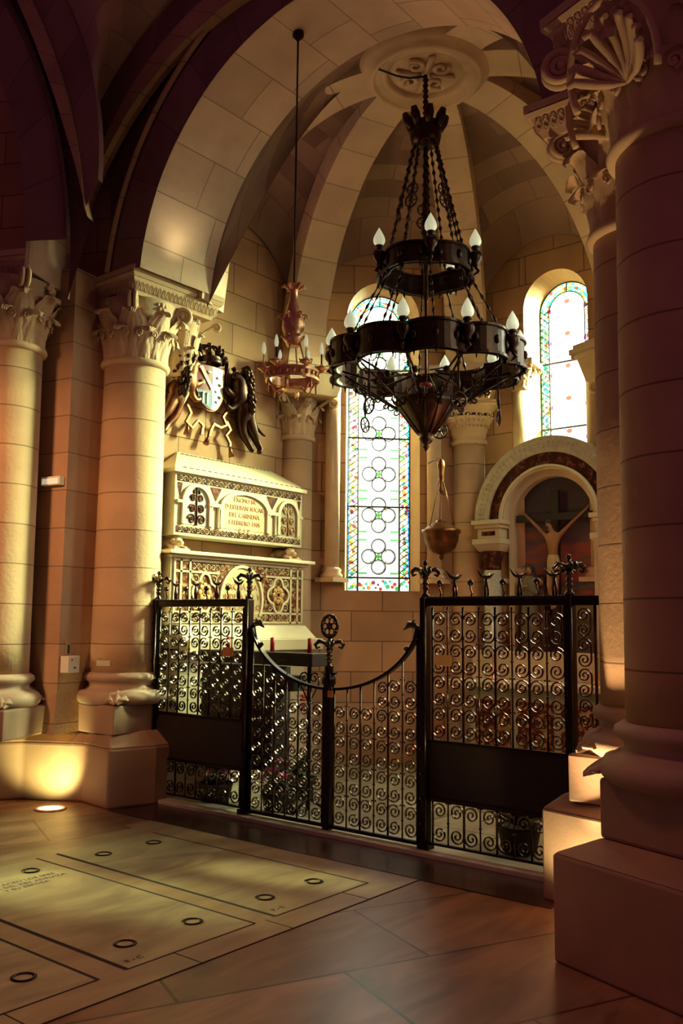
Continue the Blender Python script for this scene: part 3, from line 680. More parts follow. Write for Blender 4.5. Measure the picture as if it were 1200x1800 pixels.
# ================================================================== CHAPEL WALLS with windows
def wall_face(a_mid, name, window=None, mat=M_wall, z1=6.9, lab=''):
    """octagon face; window = (half width, sill z, spring z)"""
    nrm = Vector((cos(radians(a_mid)), sin(radians(a_mid)), 0)); t = Vector((-nrm.y, nrm.x, 0)); O = Vector((CX, CY, 0))+nrm*AP; hw = RV*sin(pi/8)+.02
    b = MB()
    def P(s_, z, d=0): return O+t*s_+Z*z+nrm*d
    def Q(s0, s1, za, zb, d=0): b.poly([P(s0, za, d), P(s1, za, d), P(s1, zb, d), P(s0, zb, d)][::-1], [(s0, za), (s1, za), (s1, zb), (s0, zb)][::-1])
    if not window: Q(-hw, hw, 0, z1)
    else:
        w, zs, zp = window[:3]; sh = window[3] if len(window) > 3 else 0
        Q(-hw, -w+sh, 0, z1); Q(w+sh, hw, 0, z1); Q(-w+sh, w+sh, 0, zs); hw0 = hw
        O = O+t*sh
        N = 20
        for i in range(N):
            a = pi*i/N; c = pi*(i+1)/N; x0, x1 = w*cos(a), w*cos(c); y0, y1 = zp+w*sin(a), zp+w*sin(c)
            b.poly([P(x0, y0), P(x0, z1), P(x1, z1), P(x1, y1)], [(x0, y0), (x0, z1), (x1, z1), (x1, y1)])
            sp = .86
            b.poly([P(x0, y0), P(x1, y1), P(x1*sp, zp+w*sp*sin(c), .34), P(x0*sp, zp+w*sp*sin(a), .34)], [(0, a*w), (0, c*w), (.34, c*w), (.34, a*w)], 1)
        for sg in (-1, 1): b.poly([P(sg*w, zs), P(sg*w, zp), P(sg*w*.86, zp, .34), P(sg*w*.86, zs, .34)], [(0, zs), (0, zp), (.34, zp), (.34, zs)], 1)
        b.poly([P(-w, zs), P(w, zs), P(w*.86, zs, .34), P(-w*.86, zs, .34)], None, 1)
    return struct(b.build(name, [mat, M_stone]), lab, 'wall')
WW = .44
wall_face(90, 'wall_left_chapel', None, lab='chapel wall behind the tomb')
wall_face(45, 'wall_back_left', (WW, 1.96, 5.23), lab='chapel wall around the left stained glass window')
wall_face(0, 'wall_back', (.39, 1.96, 5.23, -.08), lab='chapel wall around the altar window')
wall_face(-45, 'wall_back_right', (WW, 1.96, 5.18), lab='chapel wall right of the altar')
wall_face(-90, 'wall_right_chapel', (.5, 1.96, 5.18), lab='right side wall of the chapel')
for sg, nm in ((1, 'left'), (-1, 'right')):
    b = MB(); y = CY+sg*AP; b.poly([(5.5, y, 0), (5.72, y, 0), (5.72, y, 4.8), (5.5, y, 4.8)])
    b.poly([(5.74, y-sg*.02, 4.5), (5.74, y+sg*1.2, 4.5), (5.74, y+sg*1.2, 7), (5.74, y-sg*.02, 7)])
    struct(b.build('wall_reveal_'+nm, M_wall), 'stone reveal beside the %s entrance column' % nm, 'wall')
b = MB()   # outer shell over the vault, keeps the day outside
b.poly([(4.9, 1.0, 7.6), (10.2, 1.0, 7.6), (10.2, 8.2, 7.6), (4.9, 8.2, 7.6)])
for p0, p1 in (((4.9, 7.35), (8.1, 7.35)), ((8.1, 7.35), (9.75, 5.7)), ((9.75, 5.7), (9.75, 3.2)), ((9.75, 3.2), (8.1, 1.55)), ((8.1, 1.55), (4.9, 1.55))):
    b.poly([(p0[0], p0[1], 5.7), (p1[0], p1[1], 5.7), (p1[0], p1[1], 7.6), (p0[0], p0[1], 7.6)])
struct(b.build('wall_outer', M_recess_shade), 'outer masonry closing the roof over the chapel vault', 'wall')
# small wall colonnettes beside the windows
def colonnette(p, r, z0, zc, z1, label):
    e = empty('colonnette', (p.x, p.y, z0), label, 'colonnette', 'small colonnettes beside the chapel windows')
    c = (p.x, p.y); b = MB(); b.lathe([(r, z0+.12), (r, zc)], c, 24); b.build('shaft', M_stone, e)
    b = MB(); b.lathe([(r*1.5, z0), (r*1.5, z0+.03), (r*1.2, z0+.06), (r*1.35, z0+.09), (r, z0+.12)], c, 24); b.box(c[0]-r*1.6, c[0]+r*1.6, c[1]-r*1.6, c[1]+r*1.6, z0-.05, z0); b.build('base', M_stone, e)
    b = MB(); d = (Vector((c[0]-CX, c[1]-CY, 0))).normalized(); capital(b, c, r*.95, zc, z1-.06, (d.x, d.y), (-d.y, d.x), r*1.75, r*1.75, nl=6, detail=0)
    b.obox((c[0], c[1], 0), (d.x, d.y, 0), (-d.y, d.x, 0), -r*1.9, r*1.9, -r*1.9, r*1.9, z1-.06, z1); b.build('capital', M_stone, e); relocate(e, e.location.copy()); return e
def facep(a_mid, s_, d): n = Vector((cos(radians(a_mid)), sin(radians(a_mid)), 0)); return Vector((CX, CY, 0))+n*(AP+d)+Vector((-n.y, n.x, 0))*s_
colonnette(facep(45, .60, -.06), .085, 2.10, 4.30, 4.55, 'thin colonnette along the left edge of the left stained glass window')
colonnette(facep(45, -.60, -.06), .085, 2.10, 4.30, 4.55, 'thin colonnette along the right edge of the left stained glass window')
colonnette(facep(0, .37, .03), .105, 2.10, 4.28, 4.60, 'small colonnette left of the altar window')
colonnette(facep(0, -.53, .03), .105, 2.10, 4.28, 4.60, 'small colonnette right of the altar window')
# stained glass
def stained(a_mid, name, style, w, zs, zp, lab, sh=0):
    nrm = Vector((cos(radians(a_mid)), sin(radians(a_mid)), 0)); t = Vector((-nrm.y, nrm.x, 0)); O = Vector((CX, CY, 0))+nrm*(AP+.33)+t*sh
    def P(s_, z, d=0): return O-t*s_+Z*z-nrm*d      # s positive to the right as seen from inside
    e = empty(name, tuple(P(0, zs))); struct(e, lab, 'window')
    names = list(GC); rnd = random.Random(a_mid+5)
    b = MB(); top = zp+w
    b.poly([P(-w, zs), P(w, zs), P(w, zp)]+[P(w*cos(pi*i/20), zp+w*sin(pi*i/20)) for i in range(1, 20)]+[P(-w, zp)])
    b.build('pane', GC['clear'], e)
    cb = MB(); ld = MB()
    def piece(pts, k): cb.poly([P(x, z, .004+.0004*rnd.random()) for x, z in pts], None, names.index(k))
    def line(pts, r=.006, closed=False): ld.tube([P(x, z, .008) for x, z in pts], r, 4, closed=closed, sm=False)
    bw = w*.34; iw = w-bw
    def inside(x, z): return z < zp or x*x+(z-zp)**2 < w*w
    cols = ['green', 'yellow', 'amber', 'teal', 'red', 'pale', 'pale', 'pale', 'yellow', 'purple', 'pale', 'clear', 'clear', 'pale'] if style == 1 else ['green', 'pale', 'yellow', 'teal', 'pale', 'green', 'blue', 'amber', 'clear']
    # borders: interlaced leaves and lozenges
    for sg in (-1, 1):
        z = zs+.16
        while z < zp-.02:
            xc = sg*(iw+bw/2); h = .075
            for k in range(4):
                a = rnd.random()*6.3; cx_ = xc+(rnd.random()-.5)*bw*.55; cz = z+h*(k/4.)
                r_ = .013+.014*rnd.random()
                piece([(cx_+r_*cos(a+i*pi/3)*(1.5 if i % 3 == 0 else 1), cz+r_*sin(a+i*pi/3)) for i in range(6)], rnd.choice(cols))
            line([(xc-bw*.42, z), (xc, z+h*.5), (xc+bw*.42, z+h)], .005); line([(xc+bw*.42, z), (xc, z+h*.5), (xc-bw*.42, z+h)], .005)
            if rnd.random() < .6: piece([(sg*w*.995, z), (sg*(w-.018), z), (sg*(w-.018), z+h), (sg*w*.995, z+h)], 'blue' if style == 1 else 'green')
            z += h
        line([(sg*(w-.02), zs), (sg*(w-.02), zp)], .003)
    if style == 1:
        for sg in (-1, 1): piece([(sg*w, zs+.2), (sg*(w-.022), zs+.2), (sg*(w-.022), zp), (sg*w, zp)], 'blue')
        zq = zs+.42; R_ = .086
        while zq < zp+.05:
            for dx, dz in ((0, .125), (0, -.125), (.118, 0), (-.118, 0)):
                line([(dx+R_*cos(2*pi*i/22), zq+dz+R_*sin(2*pi*i/22)) for i in range(22)], .0085, True)
                line([(dx+(R_-.013)*cos(2*pi*i/22), zq+dz+(R_-.013)*sin(2*pi*i/22)) for i in range(22)], .004, True)
            piece([(0, zq+.045), (.04, zq), (0, zq-.045), (-.04, zq)], 'green'); piece([(0, zq+.025), (.022, zq), (0, zq-.025), (-.022, zq)], 'yellow')
            for dx in (-.19, .19):
                for dz in (-.2, .2):
                    piece([(dx-.05, zq+dz-.012), (dx+.05, zq+dz-.012), (dx+.05, zq+dz+.012), (dx-.05, zq+dz+.012)], 'green')
                    piece([(dx*1.1+.03*cos(i*pi/3), zq+dz*.5+.03*sin(i*pi/3)) for i in range(6)], 'pale')
                    piece([(dx*.48+.012*cos(i), zq+dz*.30+.012*sin(i)) for i in range(6)], 'amber')
            for dx in (-.2, .2): line([(dx*1.35, zq-.2), (dx*.75, zq-.1)], .003); line([(dx*1.35, zq+.2), (dx*.75, zq+.1)], .003); piece([(dx*1.3, zq-.03), (dx*1.18, zq), (dx*1.3, zq+.03)], 'red')
            zq += .50
        # bottom strip
        for k in range(26):
            x = -w+.02+2*w*(k+.5)/26*.98; z = zs+.03+.1*rnd.random(); r_ = .014+.016*rnd.random()
            piece([(x+r_*cos(i*pi/3), z+r_*sin(i*pi/3)) for i in range(6)], rnd.choice(['teal', 'red', 'amber', 'purple', 'green', 'yellow']))
    else:
        zq = zs+.3
        while zq < zp+.2:
            piece([(.035*cos(2*pi*i/12), zq+.028*sin(2*pi*i/12)) for i in range(12)], 'brown')
            for dx in (-iw, iw):
                piece([(dx+.028*cos(2*pi*i/10), zq-.09+.035*sin(2*pi*i/10)) for i in range(10)], 'purple')
            zq += .385
    # arched head
    for k in range(30):
        a = pi*(k+.5)/30
        for rr in (.93, .80, .70):
            x, z = w*rr*cos(a), zp+w*rr*sin(a); r_ = .013+.014*rnd.random()
            piece([(x+r_*cos(i*pi/3+a), z+r_*sin(i*pi/3+a)) for i in range(6)], 'blue' if rr > .9 and k % 2 == 0 else rnd.choice(['green', 'teal', 'yellow', 'amber', 'blue', 'pale', 'red']))
    line([(iw*cos(pi*i/24), zp+iw*sin(pi*i/24)) for i in range(25)], .007)
    line([(0, zp+iw), (0, zp+w)], .009)
    cb.build('coloured_glass', [GC[k] for k in names], e)
    for sg in (-1, 1): line([(sg*iw, zs), (sg*iw, zp)], .006)
    ld.build('leading', M_lead, e)
    fb = MB()
    bars = [zs+.165, zs+1.02, zs+1.86, zs+2.72] if style == 1 else [zs+.165, zs+1.1, zs+1.88, zs+2.66]
    for z in bars: fb.tube([P(-w, z, .014), P(w, z, .014)], 1, flat=(.009, .009), sm=False)
    fb.tube([P(-w, zs, .01)]+[P(-w, zp, .01)]+[P(-w*cos(pi*i/20), zp+w*sin(pi*i/20), .01) for i in range(1, 20)]+[P(w, zp, .01), P(w, zs, .01)], .012, 5, closed=True)
    for sg in (-1, 1): fb.tube([P(sg*iw, zs, .014), P(sg*iw, zp, .014)], 1, flat=(.008, .008), sm=False)
    fb.build('iron_frame', M_lead, e); relocate(e, e.location.copy())
stained(45, 'window_1', 1, WW*.865, 1.96, 5.23, 'left stained glass window with rows of leaded circles')
stained(0, 'window_2', 2, .39*.865, 1.96, 5.23, 'stained glass window above the altar niche', -.08)
stained(-45, 'window_3', 2, WW*.865, 1.96, 5.18, 'stained glass window right of the altar, behind the right columns')
# ================================================================== WROUGHT IRON GATE
def GP(y, z, d=0): return Vector((GX-d, y, z))
def cscroll(H, w, sx=1, r=.0062):
    """one C scroll in the y,z plane: two spirals joined by a spine; origin at its lower end"""
    R_ = min(H*.255, w*.47); pts = []
    for i in range(25):
        t = i/24; a = -2*pi*1.7*t; rr = R_*(1-.86*t); pts.append((w-R_+rr*cos(a), R_+rr*sin(a)))
    pts = pts[::-1]; top = [(x, H-y) for x, y in pts[::-1]]
    return [(sx*x, y) for x, y in pts+top]
def scroll_into(b, y0, z0, H, w, sx, fl=(.0075, .0038)):
    R_ = min(H*.25, w*.40)
    b.tube([GP(y0+x, z0+z) for x, z in cscroll(H, w, sx)], 1, flat=(fl[0], fl[1], (1, 0, 0)), sm=False)
def grille(b, ya, yb, za, ztop, nb, H=.215):
    """bars with pairs of C scrolls back to back; ztop(y) gives the upper edge"""
    bw = (yb-ya)/nb
    for i in range(nb+1):
        y = ya+bw*i; zt = ztop(min(max(y, ya+.01), yb-.01))
        b.tube([GP(y, za), GP(y, zt)], .0065 if i % 2 else .008, 5)
    for i in range(nb):
        y = ya+bw*i; odd = i % 2; zt = min(ztop(y+bw*.2), ztop(y+bw*.8)); z = za+.012
        while z+H*.75 < zt:
            h = min(H, zt-z-.004)
            if odd: scroll_into(b, y+.007, z, h, bw*.93, 1)
            else: scroll_into(b, y+bw-.007, z, h, bw*.93, -1)
            if odd:   # collars and little balls where the scrolls meet the bar
                b.ball(GP(y, z+h*.5), .013, 6, 4, (1, 1, .55)); b.ball(GP(y-.016, z+h*1.0), .008, 5, 3); b.ball(GP(y+.016, z+h*1.0), .008, 5, 3); b.ball(GP(y, z+h*1.0+.016), .008, 5, 3)
            z += h+.006
def fleur(b, y, z, s=1.0, top=True):
    """stem with stacked rings and four curled leaves"""
    b.lathe([(.030*s, z), (.032*s, z+.02), (.018*s, z+.03), (.018*s, z+.06), (.026*s, z+.07), (.018*s, z+.08), (.018*s, z+.09), (.026*s, z+.10), (.018*s, z+.11), (.018*s, z+.13), (.030*s, z+.145), (.014*s, z+.17)], (GX, y), 10)
    zz = z+.16
    for k in range(4):
        a = pi/4+k*pi/2; d = Vector((cos(a), sin(a), 0)); s_ = Vector((-d.y, d.x, 0)); o = Vector((GX, y, zz))
        for w in (-1, 1):
            b.tube([o, o+d*.035*s+Z*.035*s+s_*w*.012*s, o+d*.075*s+Z*.045*s+s_*w*.018*s, o+d*.10*s+Z*.02*s+s_*w*.012*s, o+d*.09*s-Z*.005*s, o+d*.065*s+Z*.005*s], [.008, .015, .017, .014, .010, .006], 6)
    if top: b.tube([Vector((GX, y, zz)), Vector((GX, y, zz+.05*s)), Vector((GX, y, zz+.08*s))], [.012, .018, .006], 6); b.ball((GX, y, zz+.09*s), .020*s, 8, 6)
RZ = 1.75
def post(y, h, parent, name='post', w=.030, fin=True):
    b = MB(); b.box(GX-w, GX+w, y-w, y+w, .02, h); b.box(GX-w*1.5, GX+w*1.5, y-w*1.5, y+w*1.5, .02, .07)
    o = b.build(name, M_iron, parent, bevel=.004)
    b = MB()
    for k in range(9): b.box(GX-w-.016, GX-w+.001, y+w*.2, y+w*.7, .2+k*.17, .215+k*.17)
    b.tube([Vector((GX-w-.014, y-w*.9, .06)), Vector((GX-w-.014, y-w*.9, h))], .007, 6)
    b.build('hinge_rod', M_ironsh, o)
    if fin:
        b = MB(); fleur(b, y, h); b.build('finial', M_ironsh, o)
    return o
def spikes(y0, y1, n, parent):
    for i in range(n):
        y = y0+(y1-y0)*(i+.5)/n; b = MB(); z = RZ+.025
        if i % 2 == 0:
            b.tube([Vector((GX, y+.008, z)), Vector((GX, y+.012, z+.06)), Vector((GX, y, z+.13))], [.008, .010, .009], 6)
            b.tube([Vector((GX, y-.012, z)), Vector((GX, y-.012, z+.06)), Vector((GX, y, z+.12))], [.007, .008, .007], 6)
            b.tube([Vector((GX, y+.075, z+.195)), Vector((GX, y+.04, z+.150)), Vector((GX, y, z+.135)), Vector((GX, y-.035, z+.145)), Vector((GX, y-.06, z+.165))], [.002, .010, .015, .009, .002], 6)
            b.tube([Vector((GX-.05, y, z+.17)), Vector((GX, y, z+.135)), Vector((GX+.05, y, z+.17))], [.002, .012, .002], 6)
            b.build('crescent_spike', M_ironsh, parent)
        else:
            b.tube([Vector((GX, y, z)), Vector((GX, y-.012, z+.03)), Vector((GX, y+.004, z+.07)), Vector((GX, y, z+.09))], .006, 6); b.ball((GX, y, z+.105), .023, 10, 7)
            b.build('ball_spike', M_ironsh, parent)
def wing(y0, y1, label, side):
    e = empty('iron_fence_panel', (GX, (y0+y1)/2, .02), label, 'fence', 'wrought iron gate and its side panels')
    b = MB(); b.box(GX-.035, GX+.035, min(y0, y1)-.28*(side < 0)-.02, max(y0, y1)+.20*(side > 0)+.02, RZ-.03, RZ+.03)
    for k in range(60):
        y = min(y0, y1)+abs(y1-y0)*(k+.5)/60; b.ball((GX-.036, y, RZ+.028), .009, 5, 3)
    b.build('top_rail', M_iron, e)
    for za, zb in ((.07, .085), (.365, .39), (.765, .785)): b = MB(); b.box(GX-.012, GX+.012, min(y0, y1), max(y0, y1), za, zb); b.build('cross_rail', M_iron, e)
    a, c = min(y0, y1)+.04, max(y0, y1)-.04
    b = MB(); grille(b, a, c, .785, lambda y: RZ-.04, 8); b.build('scrollwork', M_ironsh, e)
    b = MB(); grille(b, a, c, .085, lambda y: .365, 8, .27); b.build('lower_scrollwork', M_ironsh, e)
    b = MB(); b.box(GX+.005, GX+.03, a-.03, c+.03, .375, .78); b.build('solid_panel', M_wood, e)
    spikes(a, c, 8, e)
    # strip of scrolls beyond the outer post
    b = MB(); yo = (max(y0, y1) if side > 0 else min(y0, y1)); ye = yo+side*.17
    z = .95
    for k in range(4): scroll_into(b, yo+side*.03, z, .185, .11, side); z += .19
    b.tube([GP(ye, RZ-.03), GP(ye, .98), GP(ye-side*.02, .90), GP(yo+side*.10, .82), GP(yo+side*.09, .62), GP(yo+side*.09, .52)], .010, 6)
    b.tube([GP(yo+side*.02, RZ-.03), GP(yo+side*.02, .5)], .009, 6)
    b.tube([GP(yo+side*(.09+x), .50+y) for x, y in spiral(.045, .012, 1.3, 14, pi/2)], .009, 5)
    b.build('side_bracket', M_ironsh, e)
    return e
wl = wing(6.58, 5.43, 'left fixed panel of the iron fence, beside the column with the tomb behind', 1)
wr = wing(3.62, 2.53, 'right fixed panel of the iron fence, ending at the large right columns', -1)
post(6.58, RZ+.03, wl); post(5.41, RZ+.03, wl); post(3.64, RZ+.03, wr); post(2.53, RZ+.03, wr)
for yy, par, lb in ((5.62, wl, 'worn copper notice plate'), (3.47, wr, 'brass notice plate')):
    b = MB(); b.box(GX-.030, GX-.024, yy-.065, yy+.065, 1.30, 1.375); b.box(GX-.024, GX-.012, yy-.01, yy+.01, 1.32, 1.36)
    o = b.build('notice_plate', plain('brass_sheet', (.75, .42, .14), .4, .2) if lb.startswith('brass') else plain('copper', (.62, .22, .09), .45, .2, noise=.3, nscale=20), par, bevel=.003); o['label'] = lb
def topcurve(y): return 1.085+.60*(1-sqrt(max(0, 1-((y-GY)/.86)**2)))
def leaf(y0, y1, label, side):
    e = empty('iron_gate_leaf', (GX, (y0+y1)/2, .04), label, 'gate', 'wrought iron gate and its side panels')
    a, c = min(y0, y1), max(y0, y1)
    b = MB()
    if side > 0: ys = [c-(c-a)*i/30 for i in range(31)]
    else: ys = [a+(c-a)*i/30 for i in range(31)]
    b.tube([GP(y, topcurve(y)) for y in ys], 1, flat=(.022, .010, (1, 0, 0)), sm=False)
    b.box(GX-.015, GX+.015, a, c, .05, .075)
    yo = c if side > 0 else a
    b.tube([GP(yo, .05), GP(yo, topcurve(yo))], .013, 6)
    b.build('frame', M_iron, e)
    b = MB(); grille(b, a+.02, c-.02, .075, lambda y: topcurve(y)-.01, 6); b.build('scrollwork', M_ironsh, e)
    b = MB(); yt = yo-side*.01   # dragon head curl near the post and little scroll
    b.tube([GP(yt, topcurve(yo)), GP(yt-side*.03, topcurve(yo)+.02), GP(yt-side*.08, topcurve(yo)+.03), GP(yt-side*.13, topcurve(yo)-.01)], [.014, .022, .026, .004], 6)
    b.tube([GP(yt-side*.06, topcurve(yo)+.03), GP(yt-side*.03, topcurve(yo)+.07)], [.014, .003], 6)
    zc = topcurve(yo-side*.06)
    b.tube([GP(yt-side*(.10+x), zc-.03+y) for x, y in spiral(.022, .006, 1.2, 12)], .008, 5); b.ball(GP(yt-side*.10, zc-.03), .012, 8, 5); b.tube([GP(yt-side*.10, zc-.03), GP(yt-side*.05, zc+.0), GP(yt-side*.02, topcurve(yo)+.01)], .007, 5)
    b.build('dragon_head_curl', M_ironsh, e)
    return e
gl = leaf(5.37, GY+.035, 'left leaf of the scrolled iron gate, lower than the fixed panels', 1)
gr = leaf(GY-.035, 3.69, 'right leaf of the scrolled iron gate, next to the gilded padlock', -1)
b = MB(); b.box(GX-.03, GX+.03, GY-.03, GY+.03, .03, 1.12); b.lathe([(.055, 1.12), (.055, 1.16), (.035, 1.20), (.035, 1.26)], (GX, GY), 8, sm=False)
for k in range(4):
    a = k*pi/2; b.tube([Vector((GX, GY, 1.19)), Vector((GX+.085*cos(a), GY+.085*sin(a), 1.21))], [.02, .003], 6)
o = b.build('centre_post', M_iron, gl, bevel=.003)
b = MB(); fleur(b, GY, 1.24, 1.1, False); b.tube([Vector((GX, GY, 1.40)), Vector((GX, GY, 1.50))], [.014, .012], 8); b.build('finial', M_ironsh, o)
b = MB(); rc = 1.565
b.tube([GP(GY+.078*cos(t), rc+.085*sin(t)) for t in [2*pi*k/28 for k in range(28)]], .013, 6, closed=True)
for k in range(6):
    a = k*pi/3; b.tube([GP(GY+.045*cos(a)+.024*cos(t), rc+.048*sin(a)+.024*sin(t)) for t in [2*pi*j/10 for j in range(10)]], .006, 5, closed=True)
b.ball(GP(GY, rc), .022, 8, 6); b.build('rosette_ring', M_ironsh, o)
e = empty('padlock', (GX-.04, GY-.045, 1.04), 'small golden padlock hanging at the middle of the gate', 'padlock')
b = MB(); b.box(GX-.055, GX-.033, GY-.075, GY-.03, 1.025, 1.075); b.build('lock_body', plain('orange_brass', (.85, .38, .05), .3, .6), e, bevel=.004)
b = MB(); b.tube([GP(GY-.052+.015*cos(t), 1.075+.028*sin(t), .044) for t in [pi*k/8 for k in range(9)]], .004, 6); b.build('shackle', M_ironsh, e); relocate(e, e.location.copy())
for e in (wl, wr, gl, gr): relocate(e, e.location.copy())
# ================================================================== TOMB
TY = 6.50
def ring_band(b, x0, x1, z, h, y, n):
    for i in range(n):
        x = x0+(x1-x0)*(i+.5)/n; R_ = h*.36
        b.tube([Vector((x+R_*cos(t), y, z+R_*sin(t))) for t in [2*pi*k/9-(.4 if i % 2 else 2.5) for k in range(8)]], h*.075, 4)
        b.ball((x, y, z), h*.09, 5, 3)
e = empty('tomb_chest', (6.45, 6.7, 0), 'carved marble tomb base with mosaic panels, under the sarcophagus', 'tomb')
b = MB(); b.box(5.64, 7.46, 6.50, 6.785, -.015, 1.32); b.prism([(5.64, 6.36), (7.62, 6.36), (7.62, 6.785), (5.64, 6.785)], 1.28, 1.40, 0); b.prism([(5.60, 6.40), (7.55, 6.40), (7.55, 6.785), (5.60, 6.785)], 1.40, 1.54, 0, [(5.60, 6.48), (7.44, 6.48), (7.44, 6.785), (5.60, 6.785)])
b.build('stepped_base', M_marble, e, bevel=.008)
b = MB(); b.box(5.50, 7.42, TY, 6.785, 1.54, 2.20); b.build('chest_body', M_marble, e, bevel=.004)
b = MB(); b.prism([(5.46, TY-.04), (7.46, TY-.04), (7.46, 6.785), (5.46, 6.785)], 2.185, 2.215); b.prism([(5.42, TY-.09), (7.52, TY-.09), (7.52, 6.785), (5.42, 6.785)], 2.215, 2.25); b.build('cornice', M_marble, e, bevel=.006)
b = MB(); yf = TY-.004
b.box(5.56, 5.74-.0, yf, TY, 1.58, 2.16); b.box(5.74, 7.18, yf, TY, 2.06, 2.16); b.box(5.74, 7.18, yf, TY, 1.58, 1.66); b.box(7.18, 7.38, yf, TY, 1.58, 2.16); b.box(5.76, 6.12, yf, TY, 1.68, 2.05); b.box(6.78, 7.20, yf, TY, 1.68, 2.05); b.box(6.12, 6.78, yf, TY, 1.68, 2.06)
b.build('mosaic_field', M_mosaic, e)
b = MB(); y1 = yf-.010
for x in (5.545, 5.625, 5.74, 7.20, 7.31, 7.385): b.box(x-.012, x+.012, y1, yf, 1.56, 2.18)
for z in (1.57, 1.665, 2.055, 2.165): b.box(5.55, 6.12 if 1.7 < z < 2.1 else 7.385, y1, yf, z-.010, z+.010); 
b.box(6.80, 7.385, y1, yf, 2.045, 2.065)
b.tube([Vector((6.45+.30*cos(t), yf-.004, 1.80+.34*sin(t))) for t in [-.5+(pi+1)*k/24 for k in range(25)]], 1, flat=(.018, .014, (0, 1, 0)), sm=False)
for cx in (5.94, 7.0):   # lobed quatrefoil frames
    pts = []
    for k in range(48):
        a = 2*pi*k/48; r_ = .125+.030*abs(cos(2*a))+.012*cos(4*a); pts.append(Vector((cx+r_*1.0*cos(a), yf-.004, 1.86+r_*1.12*sin(a))))
    b.tube(pts, 1, closed=True, flat=(.011, .012, (0, 1, 0)), sm=False)
for z in (2.11, 1.62): ring_band(b, 5.76, 6.2, z, .07, yf-.003, 7); ring_band(b, 6.72, 7.18, z, .07, yf-.003, 7)
for cx in (5.82, 6.06, 6.88, 7.12):
    for z in (1.73, 1.99): ring_band(b, cx-.05, cx+.05, z, .10, yf-.003, 1)
b.build('marble_tracery', M_marble, e)
b = MB(); y2 = yf-.006
pts = [(6.45+.285*cos(t), y2, 1.80+.325*sin(t)) for t in [pi*k/20 for k in range(21)]]+[(6.165, y2, 1.60), (6.735, y2, 1.60)]
b.poly(pts[::-1]); b.build('inscription_plate', M_plate, e)
textmb('EXCMA SRA\nCONDESA DEL VAL\nDEL CASTILLO\nRIP', .085, 'lettering', M_ink, Matrix.Translation((6.45, y2-.003, 1.90)) @ Matrix.Rotation(pi/2, 4, 'X'), e, .002)
for cx in (5.94, 7.0):
    b = MB()
    for k in range(8): a = k*pi/4; b.ball((cx+.062*cos(a), yf-.006, 1.86+.068*sin(a)), .030, 8, 5, (1, .3, 1))
    b.tube([Vector((cx+.03*cos(t), yf-.01, 1.86+.03*sin(t))) for t in [2*pi*k/12 for k in range(12)]], .007, 5, closed=True)
    b.build('gold_rosette', M_gold, e)
relocate(e, (6.45, 6.7, 0)); e.location = (6.67, 6.88, .015)
# lions supporting the sarcophagus
def stone_lion(x, label):
    e = empty('stone_lion_support', (x, 6.62, 2.25), label, 'carving', 'crouching stone supports under the sarcophagus')
    o = Vector((x, 6.60, 2.25)); b = MB()
    b.box(x-.10, x+.10, TY-.02, 6.75, 2.25, 2.268)
    b.ball(o+Vector((0, .10, .065)), .085, 12, 8, (.9, 1.5, .75)); b.ball(o+Vector((0, -.03, .085)), .062, 12, 8, (1, .9, 1)); b.ball(o+Vector((0, -.09, .07)), .034, 10, 6, (1, 1.1, .8))
    for s in (-1, 1): b.tube([o+Vector((s*.06, .0, .05)), o+Vector((s*.07, -.06, .022)), o+Vector((s*.06, -.11, .020))], [.032, .024, .020], 8); b.ball(o+Vector((s*.035, -.03, .125)), .016, 6, 4); b.ball(o+Vector((s*.08, .17, .045)), .05, 8, 6, (.6, 1, .9))
    for k in range(9): a = k*2*pi/9; b.ball(o+Vector((.055*cos(a), -.045, .085+.045*sin(a))), .019, 6, 4)
    b.build('lion_body', M_stone, e); relocate(e, e.location.copy()); e.location += Vector((.22, .18, .02))
stone_lion(5.62, 'crouching stone lion under the left end of the sarcophagus')
stone_lion(7.26, 'crouching stone lion under the right end of the sarcophagus')
e = empty('sarcophagus', (6.45, 6.7, 2.38), 'marble sarcophagus with arched mosaic panels and inscription, under the coat of arms', 'sarcophagus')
b = MB(); b.box(5.52, 7.38, TY, 6.77, 2.385, 3.0); b.build('chest_body', M_marble, e, bevel=.004)
b = MB(); b.box(5.48, 7.42, TY-.04, 6.78, 2.995, 3.035); b.prism([(5.48, TY-.04), (7.42, TY-.04), (7.42, 6.78), (5.48, 6.78)], 3.035, 3.26, 0, [(5.78, 6.78), (7.12, 6.78), (7.12, 6.78), (5.78, 6.78)]); b.build('lid', M_marble, e, bevel=.004)
b = MB(); y0 = TY-.004
b.box(5.55, 7.35, y0, TY, 2.415, 2.475); b.box(5.55, 7.35, y0, TY, 2.915, 2.975)
for x0, x1 in ((5.55, 5.62), (5.98, 6.14), (6.80, 6.98), (7.30, 7.35)):
    b.poly([(x0, y0, 2.90), ((x0+x1)/2, y0, 2.76), (x1, y0, 2.90)])
for k in range(22):    # inlaid dashes on the lid edges
    x = 5.60+1.72*k/21; b.poly([(x, TY-.030, 3.045), (x+.055, TY-.030, 3.045), (x+.050, TY-.012, 3.058), (x-.005, TY-.012, 3.058)])
    x = 5.80+1.26*k/21; b.poly([(x, 6.735, 3.236), (x+.04, 6.735, 3.236), (x+.036, 6.752, 3.2475), (x-.004, 6.752, 3.2475)])
b.build('dark_inlay', M_mosdark, e)
b = MB(); ring_band(b, 5.56, 7.34, 2.445, .065, y0-.003, 30); ring_band(b, 5.56, 7.34, 2.945, .065, y0-.003, 30)
